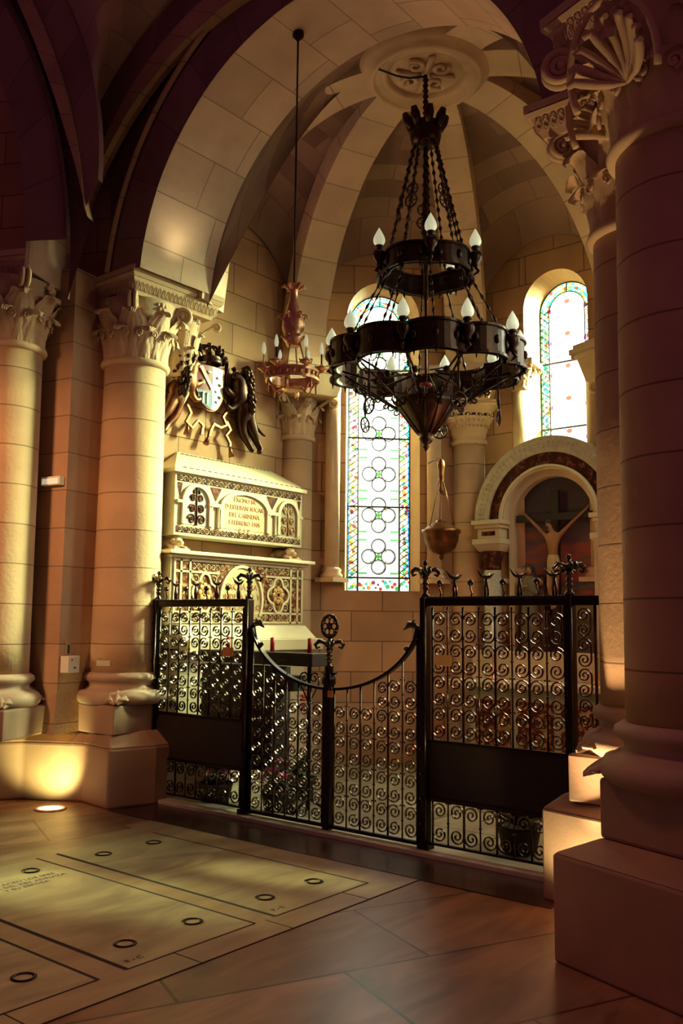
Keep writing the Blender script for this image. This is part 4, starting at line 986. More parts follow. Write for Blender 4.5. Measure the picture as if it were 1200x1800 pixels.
def arch_line(cx, hw, z0, zs, rx):
    return [Vector((cx-hw, y0-.004, z0)), Vector((cx-hw, y0-.004, zs))]+[Vector((cx-hw*cos(pi*k/14), y0-.004, zs+rx*sin(pi*k/14))) for k in range(1, 14)]+[Vector((cx+hw, y0-.004, zs)), Vector((cx+hw, y0-.004, z0))]
for cx, hw, rx in ((5.80, .165, .165), (6.47, .33, .16), (7.14, .145, .15)):
    b.tube(arch_line(cx, hw+.012, 2.50, 2.715, rx+.012), 1, flat=(.020, .018, (0, 1, 0)), sm=False)
for x in (5.99, 6.09, 6.83, 6.93): b.lathe([(.022, 2.49), (.016, 2.50), (.016, 2.68), (.028, 2.70), (.028, 2.72)], (x, TY-.012), 10)
b.box(5.95, 6.13, TY-.035, TY, 2.70, 2.735); b.box(6.79, 6.97, TY-.035, TY, 2.70, 2.735); b.box(5.54, 5.62, TY-.03, TY, 2.70, 2.73); b.box(7.30, 7.37, TY-.03, TY, 2.70, 2.73)
b.build('marble_arcade', M_marble, e)
def roundtop(cx, hw, z0, zs, rx, y): return [(cx-hw, y, z0), (cx+hw, y, z0), (cx+hw, y, zs)]+[(cx+hw*cos(pi*k/14), y, zs+rx*sin(pi*k/14)) for k in range(1, 14)]+[(cx-hw, y, zs)]
b = MB(); b.poly(roundtop(6.47, .33, 2.50, 2.715, .16, y0-.001)); b.build('inscription_plate', M_plate, e)
textmb('EXCMO SR\nD ESTEBAN SUCAR\nDEL CARMENA\n1 FEBRERO 1905\nR  I  P', .066, 'lettering', M_ink, Matrix.Translation((6.47, y0-.004, 2.79)) @ Matrix.Rotation(pi/2, 4, 'X'), e, .002)
for cx, hw, rx, lb in ((5.80, .16, .16, 'dark vine panel on pale blue ground'), (7.14, .14, .15, 'dark vine panel with a golden stem')):
    b = MB(); b.poly(roundtop(cx, hw, 2.50, 2.715, rx, y0-.001)); o = b.build('vine_panel', plain('panel_ground', (.45, .48, .34) if cx < 6 else (.28, .20, .10), .5), e); o['label'] = lb
    b = MB(); y3 = y0-.006
    b.tube([Vector((cx, y3, 2.50)), Vector((cx, y3, 2.86))], [.012, .007], 6)
    for k in range(3):
        for s in (-1, 1):
            zc = 2.555+k*.105; R_ = .052-.008*k
            b.tube([Vector((cx+s*(.012+R_+x), y3, zc+y)) for x, y in spiral(R_, .010, 1.5, 20, pi if s > 0 else 0, -s)], .0095, 5); b.ball((cx+s*(.012+R_), y3, zc), .018, 6, 4, (1, .4, 1))
    for k in range(3): b.ball((cx+(k-1)*.035, y3, 2.83+(k == 1)*.02), .020, 6, 4, (.8, .4, 1.2))
    b.build('vine', M_mosdark if cx < 6 else plain('old_gold', (.34, .15, .04), .5, noise=.5), o)
relocate(e, (6.45, 6.7, 2.38)); e.location = (6.67, 6.88, 2.41)
# ================================================================== COAT OF ARMS
def skin(name, J, E, parent, mat, sub=2):
    me = bpy.data.meshes.new(name); me.from_pydata([j[:3] for j in J], E, []); me.materials.append(mat)
    o = bpy.data.objects.new(name, me); COL.objects.link(o); o.parent = parent
    sk = o.modifiers.new('skin', 'SKIN'); sk.use_smooth_shade = True
    for i, j in enumerate(J):
        v = me.skin_vertices[0].data[i]; rr = j[3]; v.radius = (rr, rr) if not isinstance(rr, tuple) else rr
    me.skin_vertices[0].data[0].use_root = True
    ss = o.modifiers.new('sub', 'SUBSURF'); ss.levels = sub; ss.render_levels = sub
    return o
WY = CY+AP    # tomb wall plane
e = empty('coat_of_arms', (6.33, WY, 3.5), 'bronze coat of arms with crowned shield held by two lions above the tomb', 'coat of arms')
def shield(b, cx, cz, w, h, y, x0=-1, x1=1):
    N = 16; P = []
    for i in range(N+1):
        t = x0+(x1-x0)*i/N; top = cz+h*.5; bot = cz-h*.5+h*.42*abs(t)**2.6
        P.append(((cx+t*w, y-.02*(1-t*t), top), (cx+t*w, y-.02*(1-t*t), bot)))
    for a, c in zip(P, P[1:]): b.poly([a[1], c[1], c[0], a[0]])
SY = WY-.10
b = MB(); shield(b, 6.33, 4.0, .175, .46, SY); b.build('shield_field', plain('shield_crimson', (.22, .02, .03), .5), e, solid=.03)
b = MB(); shield(b, 6.33, 4.0, .175, .46, SY-.018, .02, 1); b.build('silver_quarter', plain('shield_silver', (.72, .70, .55), .45, noise=.3), e)
b = MB(); b.poly([(6.16, SY-.022, 3.84), (6.325, SY-.042, 3.775), (6.325, SY-.042, 3.96), (6.16, SY-.022, 3.96)]); b.build('blue_quarter', plain('shield_blue', (.12, .22, .26), .5), e)
yy = SY-.045; M_sil = plain('shield_charge_silver', (.70, .68, .58), .45)
for x in (6.21, 6.27): b = MB(); b.box(x-.010, x+.010, yy, yy+.01, 3.82, 3.93); b.ball((x, yy, 3.93), .02, 8, 5, (1, .4, .6)); b.build('silver_goblet', M_sil, e)
b = MB()
for k in range(5): a = k*2*pi/5; b.ball((6.205+.012*cos(a), yy, 4.04+.012*sin(a)), .011, 6, 4)
b.build('silver_star', M_sil, e)
b = MB(); b.ball((6.285, yy, 4.16), .022, 8, 5, (1.6, .4, .7)); b.build('silver_bird', M_sil, e)
b = MB(); b.poly([(6.155, yy+.012, 4.20), (6.20, yy+.006, 4.21), (6.335, yy-.004, 4.00), (6.325, yy-.004, 3.965)]); b.build('gold_bend', M_brass, e)
for k, (x, z) in enumerate(((6.40, 4.12), (6.44, 4.05), (6.38, 3.97), (6.44, 3.92), (6.39, 3.86))): b = MB(); b.ball((x, SY-.03, z), .026, 8, 5, (1.1, .4, .7)); b.build('black_charge', M_black, e)
b = MB(); b.tube([Vector((6.33+.188*t, SY-.005, 4.235 if s else 4.23)) for s, t in ((0, -1), (1, 0), (0, 1))]+[Vector((6.33+.188*t, SY-.005, 4.0-.24+.20*abs(t)**2.6)) for t in [1-.1*k for k in range(21)]], .016, 6, closed=True)
b.build('shield_rim', M_bronze2, e)
b = MB(); b.lathe([(.13, 4.26), (.14, 4.28), (.125, 4.30), (.13, 4.33)], (6.33, SY+.02), 20, cap=False)
for k in range(8):
    a = 2*pi*k/8+.2; d = Vector((cos(a), sin(a)*.8, 0)); o_ = Vector((6.33, SY+.02, 4.33))
    b.tube([o_+d*.13, o_+d*.16+Z*.05, o_+d*.15+Z*.09], [.02, .03, .014], 6); b.ball(o_+d*.16+Z*.10, .022, 6, 4)
    b.tube([o_+d*.13+Z*.03, o_+d*.11+Z*.11, o_+Z*.14], .012, 5)
b.ball((6.33, SY+.02, 4.47), .03, 8, 6); b.build('crown', M_bronze, e)
for s in (-1, 1):
    b = MB(); b.tube([Vector((6.33+s*.17, SY, 4.30)), Vector((6.33+s*.22, SY, 4.36)), Vector((6.33+s*.25, SY, 4.30)), Vector((6.33+s*.22, SY, 4.15)), Vector((6.33+s*.26, SY, 4.02))], [.03, .035, .03, .022, .012], 8); b.build('mantling', M_bronze, e)
def ribbon(pts, name):
    b = MB(); b.tube([Vector((x, SY+.02, z)) for x, z in pts], 1, flat=(.016, .013, (0, 1, 0)), sm=False); return b
b = ribbon([(6.12, 3.95), (6.02, 3.82), (6.10, 3.70), (6.04, 3.60), (6.12, 3.55), (6.20, 3.64), (6.27, 3.60), (6.25, 3.50)], 'r')
b.add(ribbon([(6.54, 3.95), (6.62, 3.84), (6.55, 3.74), (6.60, 3.66), (6.52, 3.62), (6.42, 3.64), (6.38, 3.57), (6.36, 3.50)], 'r')); b.add(ribbon([(6.60, 3.70), (6.66, 3.62), (6.60, 3.55), (6.66, 3.48), (6.66, 3.44)], 'r'))
b.build('ribbon', M_bronze2, e)
for x, z, a in ((6.34, 3.46, .45), (6.68, 3.38, -.3), (6.06, 3.52, .1)):
    b = MB(); d = Vector((-sin(a), 0, -cos(a))); o_ = Vector((x, SY+.02, z)); b.tube([o_-d*.06, o_-d*.03, o_+d*.05], [.012, .018, .034], 8); b.build('tassel', M_bronze2, e)
def rampant(s, cx, dark):
    """lion supporter facing the shield, s=+1 on the right"""
    y = SY-.02
    J = [(cx+s*.12, y, 3.86, .085), (cx+s*.02, y-.03, 4.02, .095), (cx-s*.03, y-.04, 4.14, .075), (cx-s*.07, y-.05, 4.20, .055), (cx-s*.15, y-.06, 4.18, .028),   # pelvis, chest, neck, head, muzzle
         (cx+s*.16, y, 3.78, .075), (cx+s*.22, y-.01, 3.66, .055), (cx+s*.30, y, 3.56, .034), (cx+s*.36, y-.02, 3.46, .030), (cx+s*.30, y-.04, 3.42, .024),  # near hind leg
         (cx-s*.08, y-.03, 3.98, .045), (cx-s*.17, y-.03, 4.00, .030), (cx-s*.21, y-.04, 4.05, .024),      # upper fore leg
         (cx-s*.06, y-.02, 3.88, .042), (cx-s*.13, y-.03, 3.82, .028), (cx-s*.20, y-.03, 3.86, .022),
         (cx+s*.08, y+.02, 3.74, .062), (cx+s*.10, y+.02, 3.62, .045), (cx+s*.19, y+.02, 3.52, .030), (cx+s*.26, y, 3.42, .026),
         (cx+s*.22, y+.03, 3.84, .022), (cx+s*.33, y+.04, 3.74, .018), (cx+s*.42, y+.03, 3.66, .016), (cx+s*.47, y+.02, 3.64, .012)]
    E_ = [(0, 1), (1, 2), (2, 3), (3, 4), (0, 5), (5, 6), (6, 7), (7, 8), (8, 9), (1, 10), (10, 11), (11, 12), (1, 13), (13, 14), (14, 15), (0, 16), (16, 17), (17, 18), (18, 19), (0, 20), (20, 21), (21, 22), (22, 23)]
    o = skin('lion_supporter', [(j_[0], j_[1], j_[2], j_[3]*1.28) for j_ in J], E_, e, dark)
    b = MB(); rnd = random.Random(3)
    for k in range(110):
        a = rnd.random()*2*pi; zz = 3.86+rnd.random()*.46; rr = .10+.06*rnd.random()
        c = Vector((cx+s*(.03-.06*(zz-3.92)/.38)+s*rr*abs(cos(a))*.9, y-.03+rr*sin(a)*.7, zz)); b.tube([c, c+Vector((s*.035, -.01, -.05)), c+Vector((s*.03, 0, -.09))], [.026, .028, .005], 5)
    b.build('mane', M_bronze, o)
    return o
rampant(1, 6.72, M_bronze); l2 = rampant(-1, 5.97, M_bronze2)
relocate(e, (6.33, WY, 3.5))
# ================================================================== LARGE CHANDELIER
e = empty('chandelier', (CX, CY, 3.15), 'large dark bronze two-tier chandelier hanging from the vault medallion', 'chandelier')
cc = (CX, CY); c3 = Vector((CX, CY, 0))
b = MB(); b.tube([c3+Z*6.75, c3+Z*6.3], .018, 8)
for k in range(8): b.ball(c3+Z*(6.70-.055*k), .030, 8, 5, (1, 1, .6))
b.tube([c3+Z*6.2, c3+Z*4.55], .022, 8)
b.tube([c3+Z*4.55, c3+Z*3.3], .012, 8); b.build('central_rod', M_bronze, e)
b = MB(); b.lathe([(.05, 6.02), (.13, 6.06), (.15, 6.14), (.13, 6.20), (.16, 6.24)], cc, 16)
for k in range(8):
    a = k*pi/4; d = Vector((cos(a), sin(a), 0)); b.tube([c3+d*.13+Z*6.2, c3+d*.17+Z*6.29, c3+d*.20+Z*6.35], [.035, .045, .028], 8)
b.build('top_crown', M_bronze, e)
HA = atan2(-F0.y, -F0.x)
def hoop(z, r, h, n, lob, off, name):
    b = MB(); N = n*10; rows = []
    for i in range(N):
        a = 2*pi*i/N; rr = r*(1+lob*abs(sin(n*(a-HA-off)/2))**.7); rows.append((a, rr))
    for (dr0, dr1, z0, z1) in ((-.012, .012, -h/2, h/2), (-.03, .03, h/2-.02, h/2), (-.03, .035, -h/2, -h/2+.025)):
        I = []
        for a, rr in rows:
            I.append([b.P((CX+(rr+d)*cos(a), CY+(rr+d)*sin(a), z+q)) for d, q in ((dr0, z0), (dr1, z0), (dr1, z1), (dr0, z1))])
        for i in range(N):
            A, B = I[i], I[(i+1) % N]
            for k in range(4): b.q([A[k], B[k], B[(k+1) % 4], A[(k+1) % 4]], None, 0, False)
    # fretwork knobs on the hoop, drops beneath
    for i in range(n*3):
        a = HA+off+2*pi*(i+.5)/(n*3); rr = r*(1+lob*abs(sin(n*(a-HA-off)/2))**.7)+.016; b.ball((CX+rr*cos(a), CY+rr*sin(a), z), .026, 6, 4, (1, 1, 1.6))
        b.tube([Vector((CX+rr*cos(a), CY+rr*sin(a), z-h/2)), Vector((CX+rr*cos(a), CY+rr*sin(a), z-h/2-.05))], [.012, .003], 5)
    return b.build(name, M_bronze, e)
h1 = hoop(4.84, .37, .20, 5, .16, 0, 'upper_hoop'); h2 = hoop(3.95, .755, .26, 10, .16, pi/10, 'lower_hoop')
h1['label'] = 'smaller upper hoop'; h2['label'] = 'wide scalloped lower hoop'
def lampholder(a, r, z, s=1.0):
    d = Vector((cos(a), sin(a), 0)); p = c3+d*r+Z*z; c = (p.x, p.y); b = MB()
    b.lathe([(.012, z-.10), (.03, z-.08), (.03, z-.06), (.055*s, z-.03), (.062*s, z+.01), (.050*s, z+.04), (.028, z+.05), (.028, z+.075), (.040, z+.08), (.034, z+.10)], c, 14)
    b.tube([p-Z*.05, p-d*.06-Z*.09, p-d*.12-Z*.04], .016, 6); b.tube([p-Z*.1, p+d*.03-Z*.14, p-d*.02-Z*.17], [.014, .02, .006], 6)
    o = b.build('lamp_holder', M_bronze, e)
    b = MB(); b.lathe([(.024, z+.095), (.048, z+.125), (.052, z+.15), (.044, z+.185), (.030, z+.215), (.015, z+.245), (.002, z+.27)], c, 14, lobes=(5, .10)); b.build('flame_bulb', M_bulb, o)
HA = atan2(-F0.y, -F0.x)
for k in range(5): lampholder(HA+k*2*pi/5, .46, 4.90)
for k in range(10): lampholder(HA+pi/10+k*2*pi/10, .86, 4.00)
def chain(p, q, n, r=.020):
    b = MB(); p = Vector(p); q = Vector(q); d = (q-p)
    b.tube([p, q], .006, 5)
    for i in range(n):
        m_ = p+d*(i+.5)/n; dn = d.normalized(); b.tube([m_-dn*d.length*.38/n, m_, m_+dn*d.length*.38/n], [.005, r, .005], 6)
    return b.build('chain', M_bronze, e)
for k in range(5):
    a = HA+pi/5+k*2*pi/5; d = Vector((cos(a), sin(a), 0)); chain(c3+d*.12+Z*6.05, c3+d*.38+Z*4.92, 13)
    a = HA+k*2*pi/5; d = Vector((cos(a), sin(a), 0)); chain(c3+d*.10+Z*6.05, c3+d*.36+Z*4.95, 13)
for k in range(10):
    a = HA+k*2*pi/10; d = Vector((cos(a), sin(a), 0)); chain(c3+d*.38+Z*4.78, c3+d*.76+Z*4.05, 7, .016)
def wheel(p, r, nrm, name='wheel_ornament'):
    b = MB(); nrm = Vector(nrm); s_ = Vector((-nrm.y, nrm.x, 0)); p = Vector(p)
    b.tube([p+s_*r*cos(t)+Z*r*sin(t) for t in [2*pi*k/18 for k in range(18)]], r*.13, 5, closed=True)
    for k in range(3): a = k*pi/3; b.tube([p+s_*r*cos(a)+Z*r*sin(a), p-s_*r*cos(a)-Z*r*sin(a)], r*.08, 5)
    return b.build(name, M_bronze, e)
for k in range(5):
    a = HA+pi/5+k*2*pi/5; d = Vector((cos(a), sin(a), 0)); wheel(c3+d*.235+Z*5.52, .055, d); wheel(c3+d*.26+Z*5.40, .060, d)
    a = HA+.33+k*2*pi/5; d = Vector((cos(a), sin(a), 0)); q = c3+d*.66+Z*3.45
    o = wheel(q, .07, d); b = MB(); b.tube([q+Z*.07, q+Z*.14, q+Z*.20, q+Z*.42], [.006, .018, .01, .006], 6); b.build('drop_chain', M_bronze, o)
b = MB()
for k in range(10):
    a = HA+pi/10+k*2*pi/10; d = Vector((cos(a), sin(a), 0)); s_ = Vector((-d.y, d.x, 0))
    b.tube([c3+d*.76+Z*3.86, c3+d*.5+Z*3.78, c3+d*.10+Z*3.86], .011, 5)
    P0, P1 = c3+d*.74+Z*3.82, c3+d*.26+Z*3.52
    b.tube([P0, P1], .010, 5)
    for j in range(4): m_ = P0.lerp(P1, (j+.5)/4); b.tube([m_+d*x+Z*(y-.03) for x, y in spiral(.035, .01, 1.1, 10, j)], .008, 4)
    b.ball(c3+d*.45+Z*3.77, .035, 8, 5)
b.build('scrolled_arms', M_bronze, e)
b = MB(); b.lathe([(.27, 3.60), (.29, 3.57), (.27, 3.54), (.24, 3.50), (.07, 3.29), (.045, 3.27), (.065, 3.24), (.05, 3.21), (.02, 3.19), (.03, 3.17), (.004, 3.13)], cc, 24, cap=False, mi=0)
for k in range(12): a = 2*pi*k/12; d = Vector((cos(a), sin(a), 0)); b.tube([c3+d*.265+Z*3.54, c3+d*.075+Z*3.29], .012, 5); b.tube([c3+d*.28+Z*3.57, c3+d*.31+Z*3.62, c3+d*.30+Z*3.66], [.014, .012, .004], 5)
b.build('lantern_bowl', plain('amber_bronze', (.07, .024, .010), .35, .6, noise=.6, nscale=20), e)
b = MB(); b.lathe([(.045, 3.72), (.06, 3.74), (.045, 3.76)], cc, 14); b.build('red_glass_cap', M_red, e)
relocate(e, (CX, CY, 3.15))
# ================================================================== SMALL BRASS CHANDELIER
sx, sy = 5.33, 4.81; s3 = Vector((sx, sy, 0))
e = empty('hanging_lamp', (sx, sy, 3.4), 'small polished brass chandelier on a long thin rod, left of the big one', 'chandelier')
ztop = AZ+sqrt(AR*AR-(sy-AY)**2)
b = MB(); b.lathe([(.05, ztop+.01), (.05, ztop-.03), (.02, ztop-.06), (.006, ztop-.08)], (sx, sy), 16); b.build('ceiling_hook', M_bronze, e)
b = MB(); b.tube([s3+Z*(ztop-.05), s3+Z*4.30], .0085, 6); b.build('rod', M_bronze, e)
b = MB(); b.lathe([(.012, 4.36), (.05, 4.34), (.055, 4.32), (.03, 4.29), (.035, 4.22), (.055, 4.14), (.085, 4.05), (.092, 3.99), (.088, 3.95), (.07, 3.93), (.078, 3.90), (.085, 3.88), (.06, 3.85), (.05, 3.82)], (sx, sy), 20)
for k in range(6):
    a = k*pi/3+.3; d = Vector((cos(a), sin(a), 0))
    b.tube([s3+d*.04+Z*4.30, s3+d*.08+Z*4.33, s3+d*.095+Z*4.31], [.014, .016, .01], 6)
    b.tube([s3+d*(.085+x)+Z*(4.06+y) for x, y in spiral(.035, .008, 1.2, 12)], .009, 5); b.ball(s3+d*.088+Z*3.90, .014, 6, 4)
b.build('crown_vase', M_brass, e)
b = MB(); RB = .205
for z0, z1, dr in ((3.535, 3.60, 0), (3.59, 3.61, .01), (3.525, 3.545, .01)):
    b.lathe([(RB-.008+dr, z0), (RB+dr+.004, z0), (RB+dr+.004, z1), (RB-.008+dr, z1), (RB-.008+dr, z0)], (sx, sy), 40, cap=False, sm=False)
for k in range(24): a = 2*pi*k/24; b.ball(s3+Vector((cos(a), sin(a), 0))*(RB+.008)+Z*3.568, .016, 6, 4, (1, 1, 1.3))
b.lathe([(.07, 3.50), (.10, 3.47), (.10, 3.46), (.06, 3.45)], (sx, sy), 20)
for k in range(6):
    a = k*pi/3+.5; d = Vector((cos(a), sin(a), 0)); b.tube([s3+d*.08+Z*3.47, s3+d*.14+Z*3.43, s3+d*.20+Z*3.53], .010, 6); b.tube([s3+d*.20+Z*3.53, s3+d*.205+Z*3.46, s3+d*.20+Z*3.42], [.008, .012, .003], 5)
b.build('brass_ring', M_brass, e)
b = MB()
for k in range(4): a = k*pi/2+.35; d = Vector((cos(a), sin(a), 0)); b.tube([s3+d*.055+Z*3.86, s3+d*.12+Z*3.62], .007, 6)
b.build('support_rods', M_brass, e)
for k in range(6):
    a = k*pi/3+.15; d = Vector((cos(a), sin(a), 0)); p = s3+d*(RB+.03); c = (p.x, p.y); b = MB()
    b.lathe([(.010, 3.60), (.02, 3.615), (.048, 3.63), (.052, 3.645), (.015, 3.65), (.013, 3.67)], c, 14); b.tube([p+Z*3.61, p-d*.04+Z*3.58], .009, 6)
    for j in range(5): t = j*2*pi/5; b.ball(p+Vector((cos(t), sin(t), 0))*.05+Z*3.65, .009, 6, 4)
    o = b.build('candle_cup', M_brass, e)
    b = MB(); b.lathe([(.0065, 3.66), (.0065, 3.76)], c, 8); b.build('candle_tube', M_bronze if k % 2 else M_white, o)
    b = MB(); b.lathe([(.010, 3.755), (.017, 3.775), (.017, 3.80), (.012, 3.83), (.003, 3.855)], c, 10); b.build('bulb', M_bulb, o)
relocate(e, (sx, sy, 3.4))
# ================================================================== HANGING CENSER by the window
px, py = 8.45, 5.38; p3 = Vector((px, py, 0))
e = empty('hanging_oil_lamp', (px, py, 2.3), 'dark bronze bowl lamp hanging on chains right of the left window', 'lamp')
b = MB(); b.lathe([(.004, 2.28), (.03, 2.31), (.02, 2.34), (.09, 2.36), (.15, 2.41), (.185, 2.49), (.195, 2.57), (.215, 2.585), (.215, 2.615), (.19, 2.62), (.17, 2.64), (.12, 2.68), (.04, 2.70), (.03, 2.73), (.001, 2.735)], (px, py), 32, cap=False)
for k in range(10): a = k*pi/5; b.ball(p3+Vector((cos(a), sin(a), 0))*.178+Z*2.60, .016, 6, 4)
b.build('bowl', M_bronze2, e)
b = MB(); b.tube([p3+Vector((.13*cos(t), .13*sin(t)*.2, 2.60+.13*sin(t))) for t in [pi*k/12 for k in range(13)]], .012, 6); b.tube([p3+Vector((.13*cos(t)*.2, .13*cos(t), 2.60+.11*sin(t))) for t in [pi*k/12 for k in range(13)]], .012, 6); b.build('handles', M_bronze2, e)
for k in range(3):
    a = k*2*pi/3+.7; d = Vector((cos(a), sin(a), 0)); b = MB(); b.tube([p3+d*.17+Z*2.6, p3+Z*3.25], .005, 5); b.build('chain', M_bronze2, e)
b = MB(); b.lathe([(.01, 3.02), (.03, 3.06), (.015, 3.12), (.035, 3.2), (.03, 3.26), (.045, 3.32), (.04, 3.38), (.01, 3.42)], (px, py), 12); b.tube([p3+Z*3.40, Vector((8.58, 5.55, 3.44)), Vector((8.72, 5.72, 3.44))], .012, 6); b.build('bracket', M_bronze2, e)
relocate(e, (px, py, 2.3))
# ================================================================== ALTARPIECE
AX_, AC = 9.0, 4.37
e = empty('altar_niche', (AX_, AC, 1.3), 'arched marble altar frame around the painted niche', 'altarpiece')
def yz_arc(b, ri, ro, x0, x1, zc, mi=0, a0=0, a1=pi, N=40): arc_band(b, (x0, AC, 0), yv, xv, zc, ri, ro, 0, x1-x0, a0, a1, N, 'fsbe', mi)
b = MB(); yz_arc(b, .72, .90, AX_-.02, 9.24, 2.74)
for k in range(44):
    a = pi*(k+.5)/44; b.ball((AX_-.022, AC+.83*cos(a), 2.74+.83*sin(a)), .016, 6, 4, (.6, 1, 1)); b.ball((AX_-.022, AC+.785*cos(a), 2.74+.785*sin(a)), .010, 5, 3)
o = b.build('outer_arch', plain('grey_marble', (.46, .38, .27), .6, noise=.25, nscale=20), e)
b = MB(); yz_arc(b, .585, .72, AX_+.005, 9.24, 2.74); b.build('dark_red_band', M_mosdark, e)
b = MB(); yz_arc(b, .53, .585, AX_-.02, 9.24, 2.74); b.tube([Vector((AX_-.025, AC+.565*cos(t), 2.74+.565*sin(t))) for t in [pi*k/40 for k in range(41)]], .022, 6); yz_arc(b, .47, .53, 9.10, 9.24, 2.74)
for s in (-1, 1): b.box(9.10, 9.24, AC+s*.50-.03, AC+s*.50+.03, 1.3, 2.74)
b.build('inner_arch', M_marble, e)
for s in (-1, 1):
    yc = AC+s*.70; b = MB()
    b.box(AX_-.12, 9.22, yc-.19, yc+.19, 2.70, 2.75); b.box(AX_-.09, 9.22, yc-.165, yc+.165, 2.66, 2.70); b.box(AX_-.06, 9.22, yc-.14, yc+.14, 2.54, 2.66); b.box(AX_-.11, 9.22, yc-.185, yc+.185, 2.48, 2.54)
    b.prism([(AX_-.05, yc-.13), (9.2, yc-.13), (9.2, yc+.13), (AX_-.05, yc+.13)], 2.40, 2.48, 0, [(AX_-.10, yc-.18), (9.2, yc-.18), (9.2, yc+.18), (AX_-.10, yc+.18)])
    o = b.build('impost', M_marble, e, bevel=.005)
    b = MB(); b.box(AX_-.064, AX_-.058, yc-.085, yc+.085, 2.575, 2.625); b.build('red_inset', M_mosdark, o)
    b = MB(); b.lathe([(.09, 2.20), (.10, 2.22), (.095, 2.26), (.13, 2.38), (.13, 2.40)], (AX_+.03, yc), 18); b.build('red_capital', M_mosdark, e)
    b = MB(); b.lathe([(.115, 1.3), (.115, 1.34), (.095, 1.38), (.095, 2.19)], (AX_+.03, yc), 24); b.build('carved_colonnette', plain('tooled_marble', (.60, .52, .38), .6, noise=.4, nscale=60, bump=.6, bscale=70), e)
relocate(e, (AX_, AC, 1.3))
def skym():
    M, t, p = newmat('sunset_painting'); co = t.nodes.new('ShaderNodeTexCoord'); s_ = t.nodes.new('ShaderNodeSeparateXYZ'); t.links.new(co.outputs['Object'], s_.inputs[0])
    mp = t.nodes.new('ShaderNodeMapping'); mp.inputs['Scale'].default_value = (1, 1.2, 6); t.links.new(co.outputs['Object'], mp.inputs[0])
    n = t.nodes.new('ShaderNodeTexNoise'); n.inputs['Scale'].default_value = 1.7; n.inputs['Detail'].default_value = 5; t.links.new(mp.outputs[0], n.inputs['Vector'])
    ma = t.nodes.new('ShaderNodeMath'); ma.operation = 'MULTIPLY_ADD'; ma.inputs[1].default_value = .9; t.links.new(n.outputs[0], ma.inputs[0]); t.links.new(s_.outputs[2], ma.inputs[2])
    mr = t.nodes.new('ShaderNodeMapRange'); mr.inputs[1].default_value = 1.9; mr.inputs[2].default_value = 3.75; t.links.new(ma.outputs[0], mr.inputs[0])
    r = t.nodes.new('ShaderNodeValToRGB'); E_ = r.color_ramp.elements; E_[0].position = 0; E_[0].color = (.07, .04, .015, 1); E_[1].position = 1; E_[1].color = (.03, .012, .02, 1)
    for ps, c in ((.18, (.20, .13, .03, 1)), (.27, (.06, .04, .05, 1)), (.36, (.32, .04, .025, 1)), (.43, (.12, .06, .07, 1)), (.50, (.30, .05, .03, 1)), (.58, (.10, .05, .06, 1)), (.75, (.045, .018, .035, 1))):
        x = E_.new(ps); x.color = c
    t.links.new(mr.outputs[0], r.inputs[0]); t.links.new(r.outputs[0], p.inputs['Base Color']); p.inputs['Roughness'].default_value = .6
    return M
e = empty('altar_painting', (9.23, AC, 1.3), 'dark sunset sky painting filling the altar niche behind the crucifix', 'painting')
b = MB(); b.poly([(9.22, AC+.50, 1.3), (9.22, AC-.50, 1.3), (9.22, AC-.50, 2.74)]+[(9.22, AC-.50*cos(pi*k/24), 2.74+.50*sin(pi*k/24)) for k in range(1, 24)]+[(9.22, AC+.50, 2.74)]); b.build('canvas', skym(), e, solid=.02)
relocate(e, (9.23, AC, 1.3))
# crucifix
e = empty('crucifix', (9.08, AC-.02, 1.3), 'crucifix with a carved figure, arms raised, inside the altar niche', 'crucifix')
b = MB(); yc = AC-.02; b.box(9.12, 9.16, yc-.045, yc+.045, 1.3, 3.05); b.box(9.115, 9.155, yc-.46, yc+.46, 2.72, 2.80); b.build('wooden_cross', M_wood, e)
x = 9.07
J = [(x, yc, 2.26, .052), (x, yc, 2.35, .048), (x-.01, yc, 2.45, .060), (x-.01, yc, 2.53, .056), (x-.015, yc+.01, 2.60, .024), (x-.04, yc+.03, 2.645, .036), (x-.05, yc+.035, 2.69, .034),
     (x, yc+.075, 2.55, .028), (x+.01, yc+.20, 2.67, .020), (x+.03, yc+.33, 2.79, .014), (x+.035, yc+.37, 2.83, .012), (x+.03, yc+.385, 2.86, .007),
     (x, yc-.075, 2.55, .028), (x+.01, yc-.20, 2.67, .020), (x+.03, yc-.35, 2.80, .014), (x+.035, yc-.39, 2.84, .012), (x+.03, yc-.405, 2.87, .007),
     (x, yc+.035, 2.20, .040), (x-.04, yc+.035, 2.00, .030), (x, yc+.02, 1.82, .021), (x-.03, yc+.01, 1.75, .016),
     (x, yc-.035, 2.20, .040), (x-.03, yc-.04, 2.00, .030), (x, yc-.02, 1.82, .021), (x-.03, yc-.01, 1.76, .016)]
E_ = [(0, 1), (1, 2), (2, 3), (3, 4), (4, 5), (5, 6), (3, 7), (7, 8), (8, 9), (9, 10), (10, 11), (3, 12), (12, 13), (13, 14), (14, 15), (15, 16), (0, 17), (17, 18), (18, 19), (19, 20), (0, 21), (21, 22), (22, 23), (23, 24)]
fig = skin('carved_figure', J, E_, e, M_skin)
b = MB(); b.lathe([(.050, 2.34), (.062, 2.30), (.066, 2.22), (.060, 2.12), (.03, 2.11)], (x, yc), 16, lobes=(7, .08)); b.tube([Vector((x-.03, yc-.055, 2.32)), Vector((x-.04, yc-.075, 2.26)), Vector((x-.03, yc-.08, 2.16))], [.02, .018, .008], 6); b.build('loincloth', M_cloth, fig)
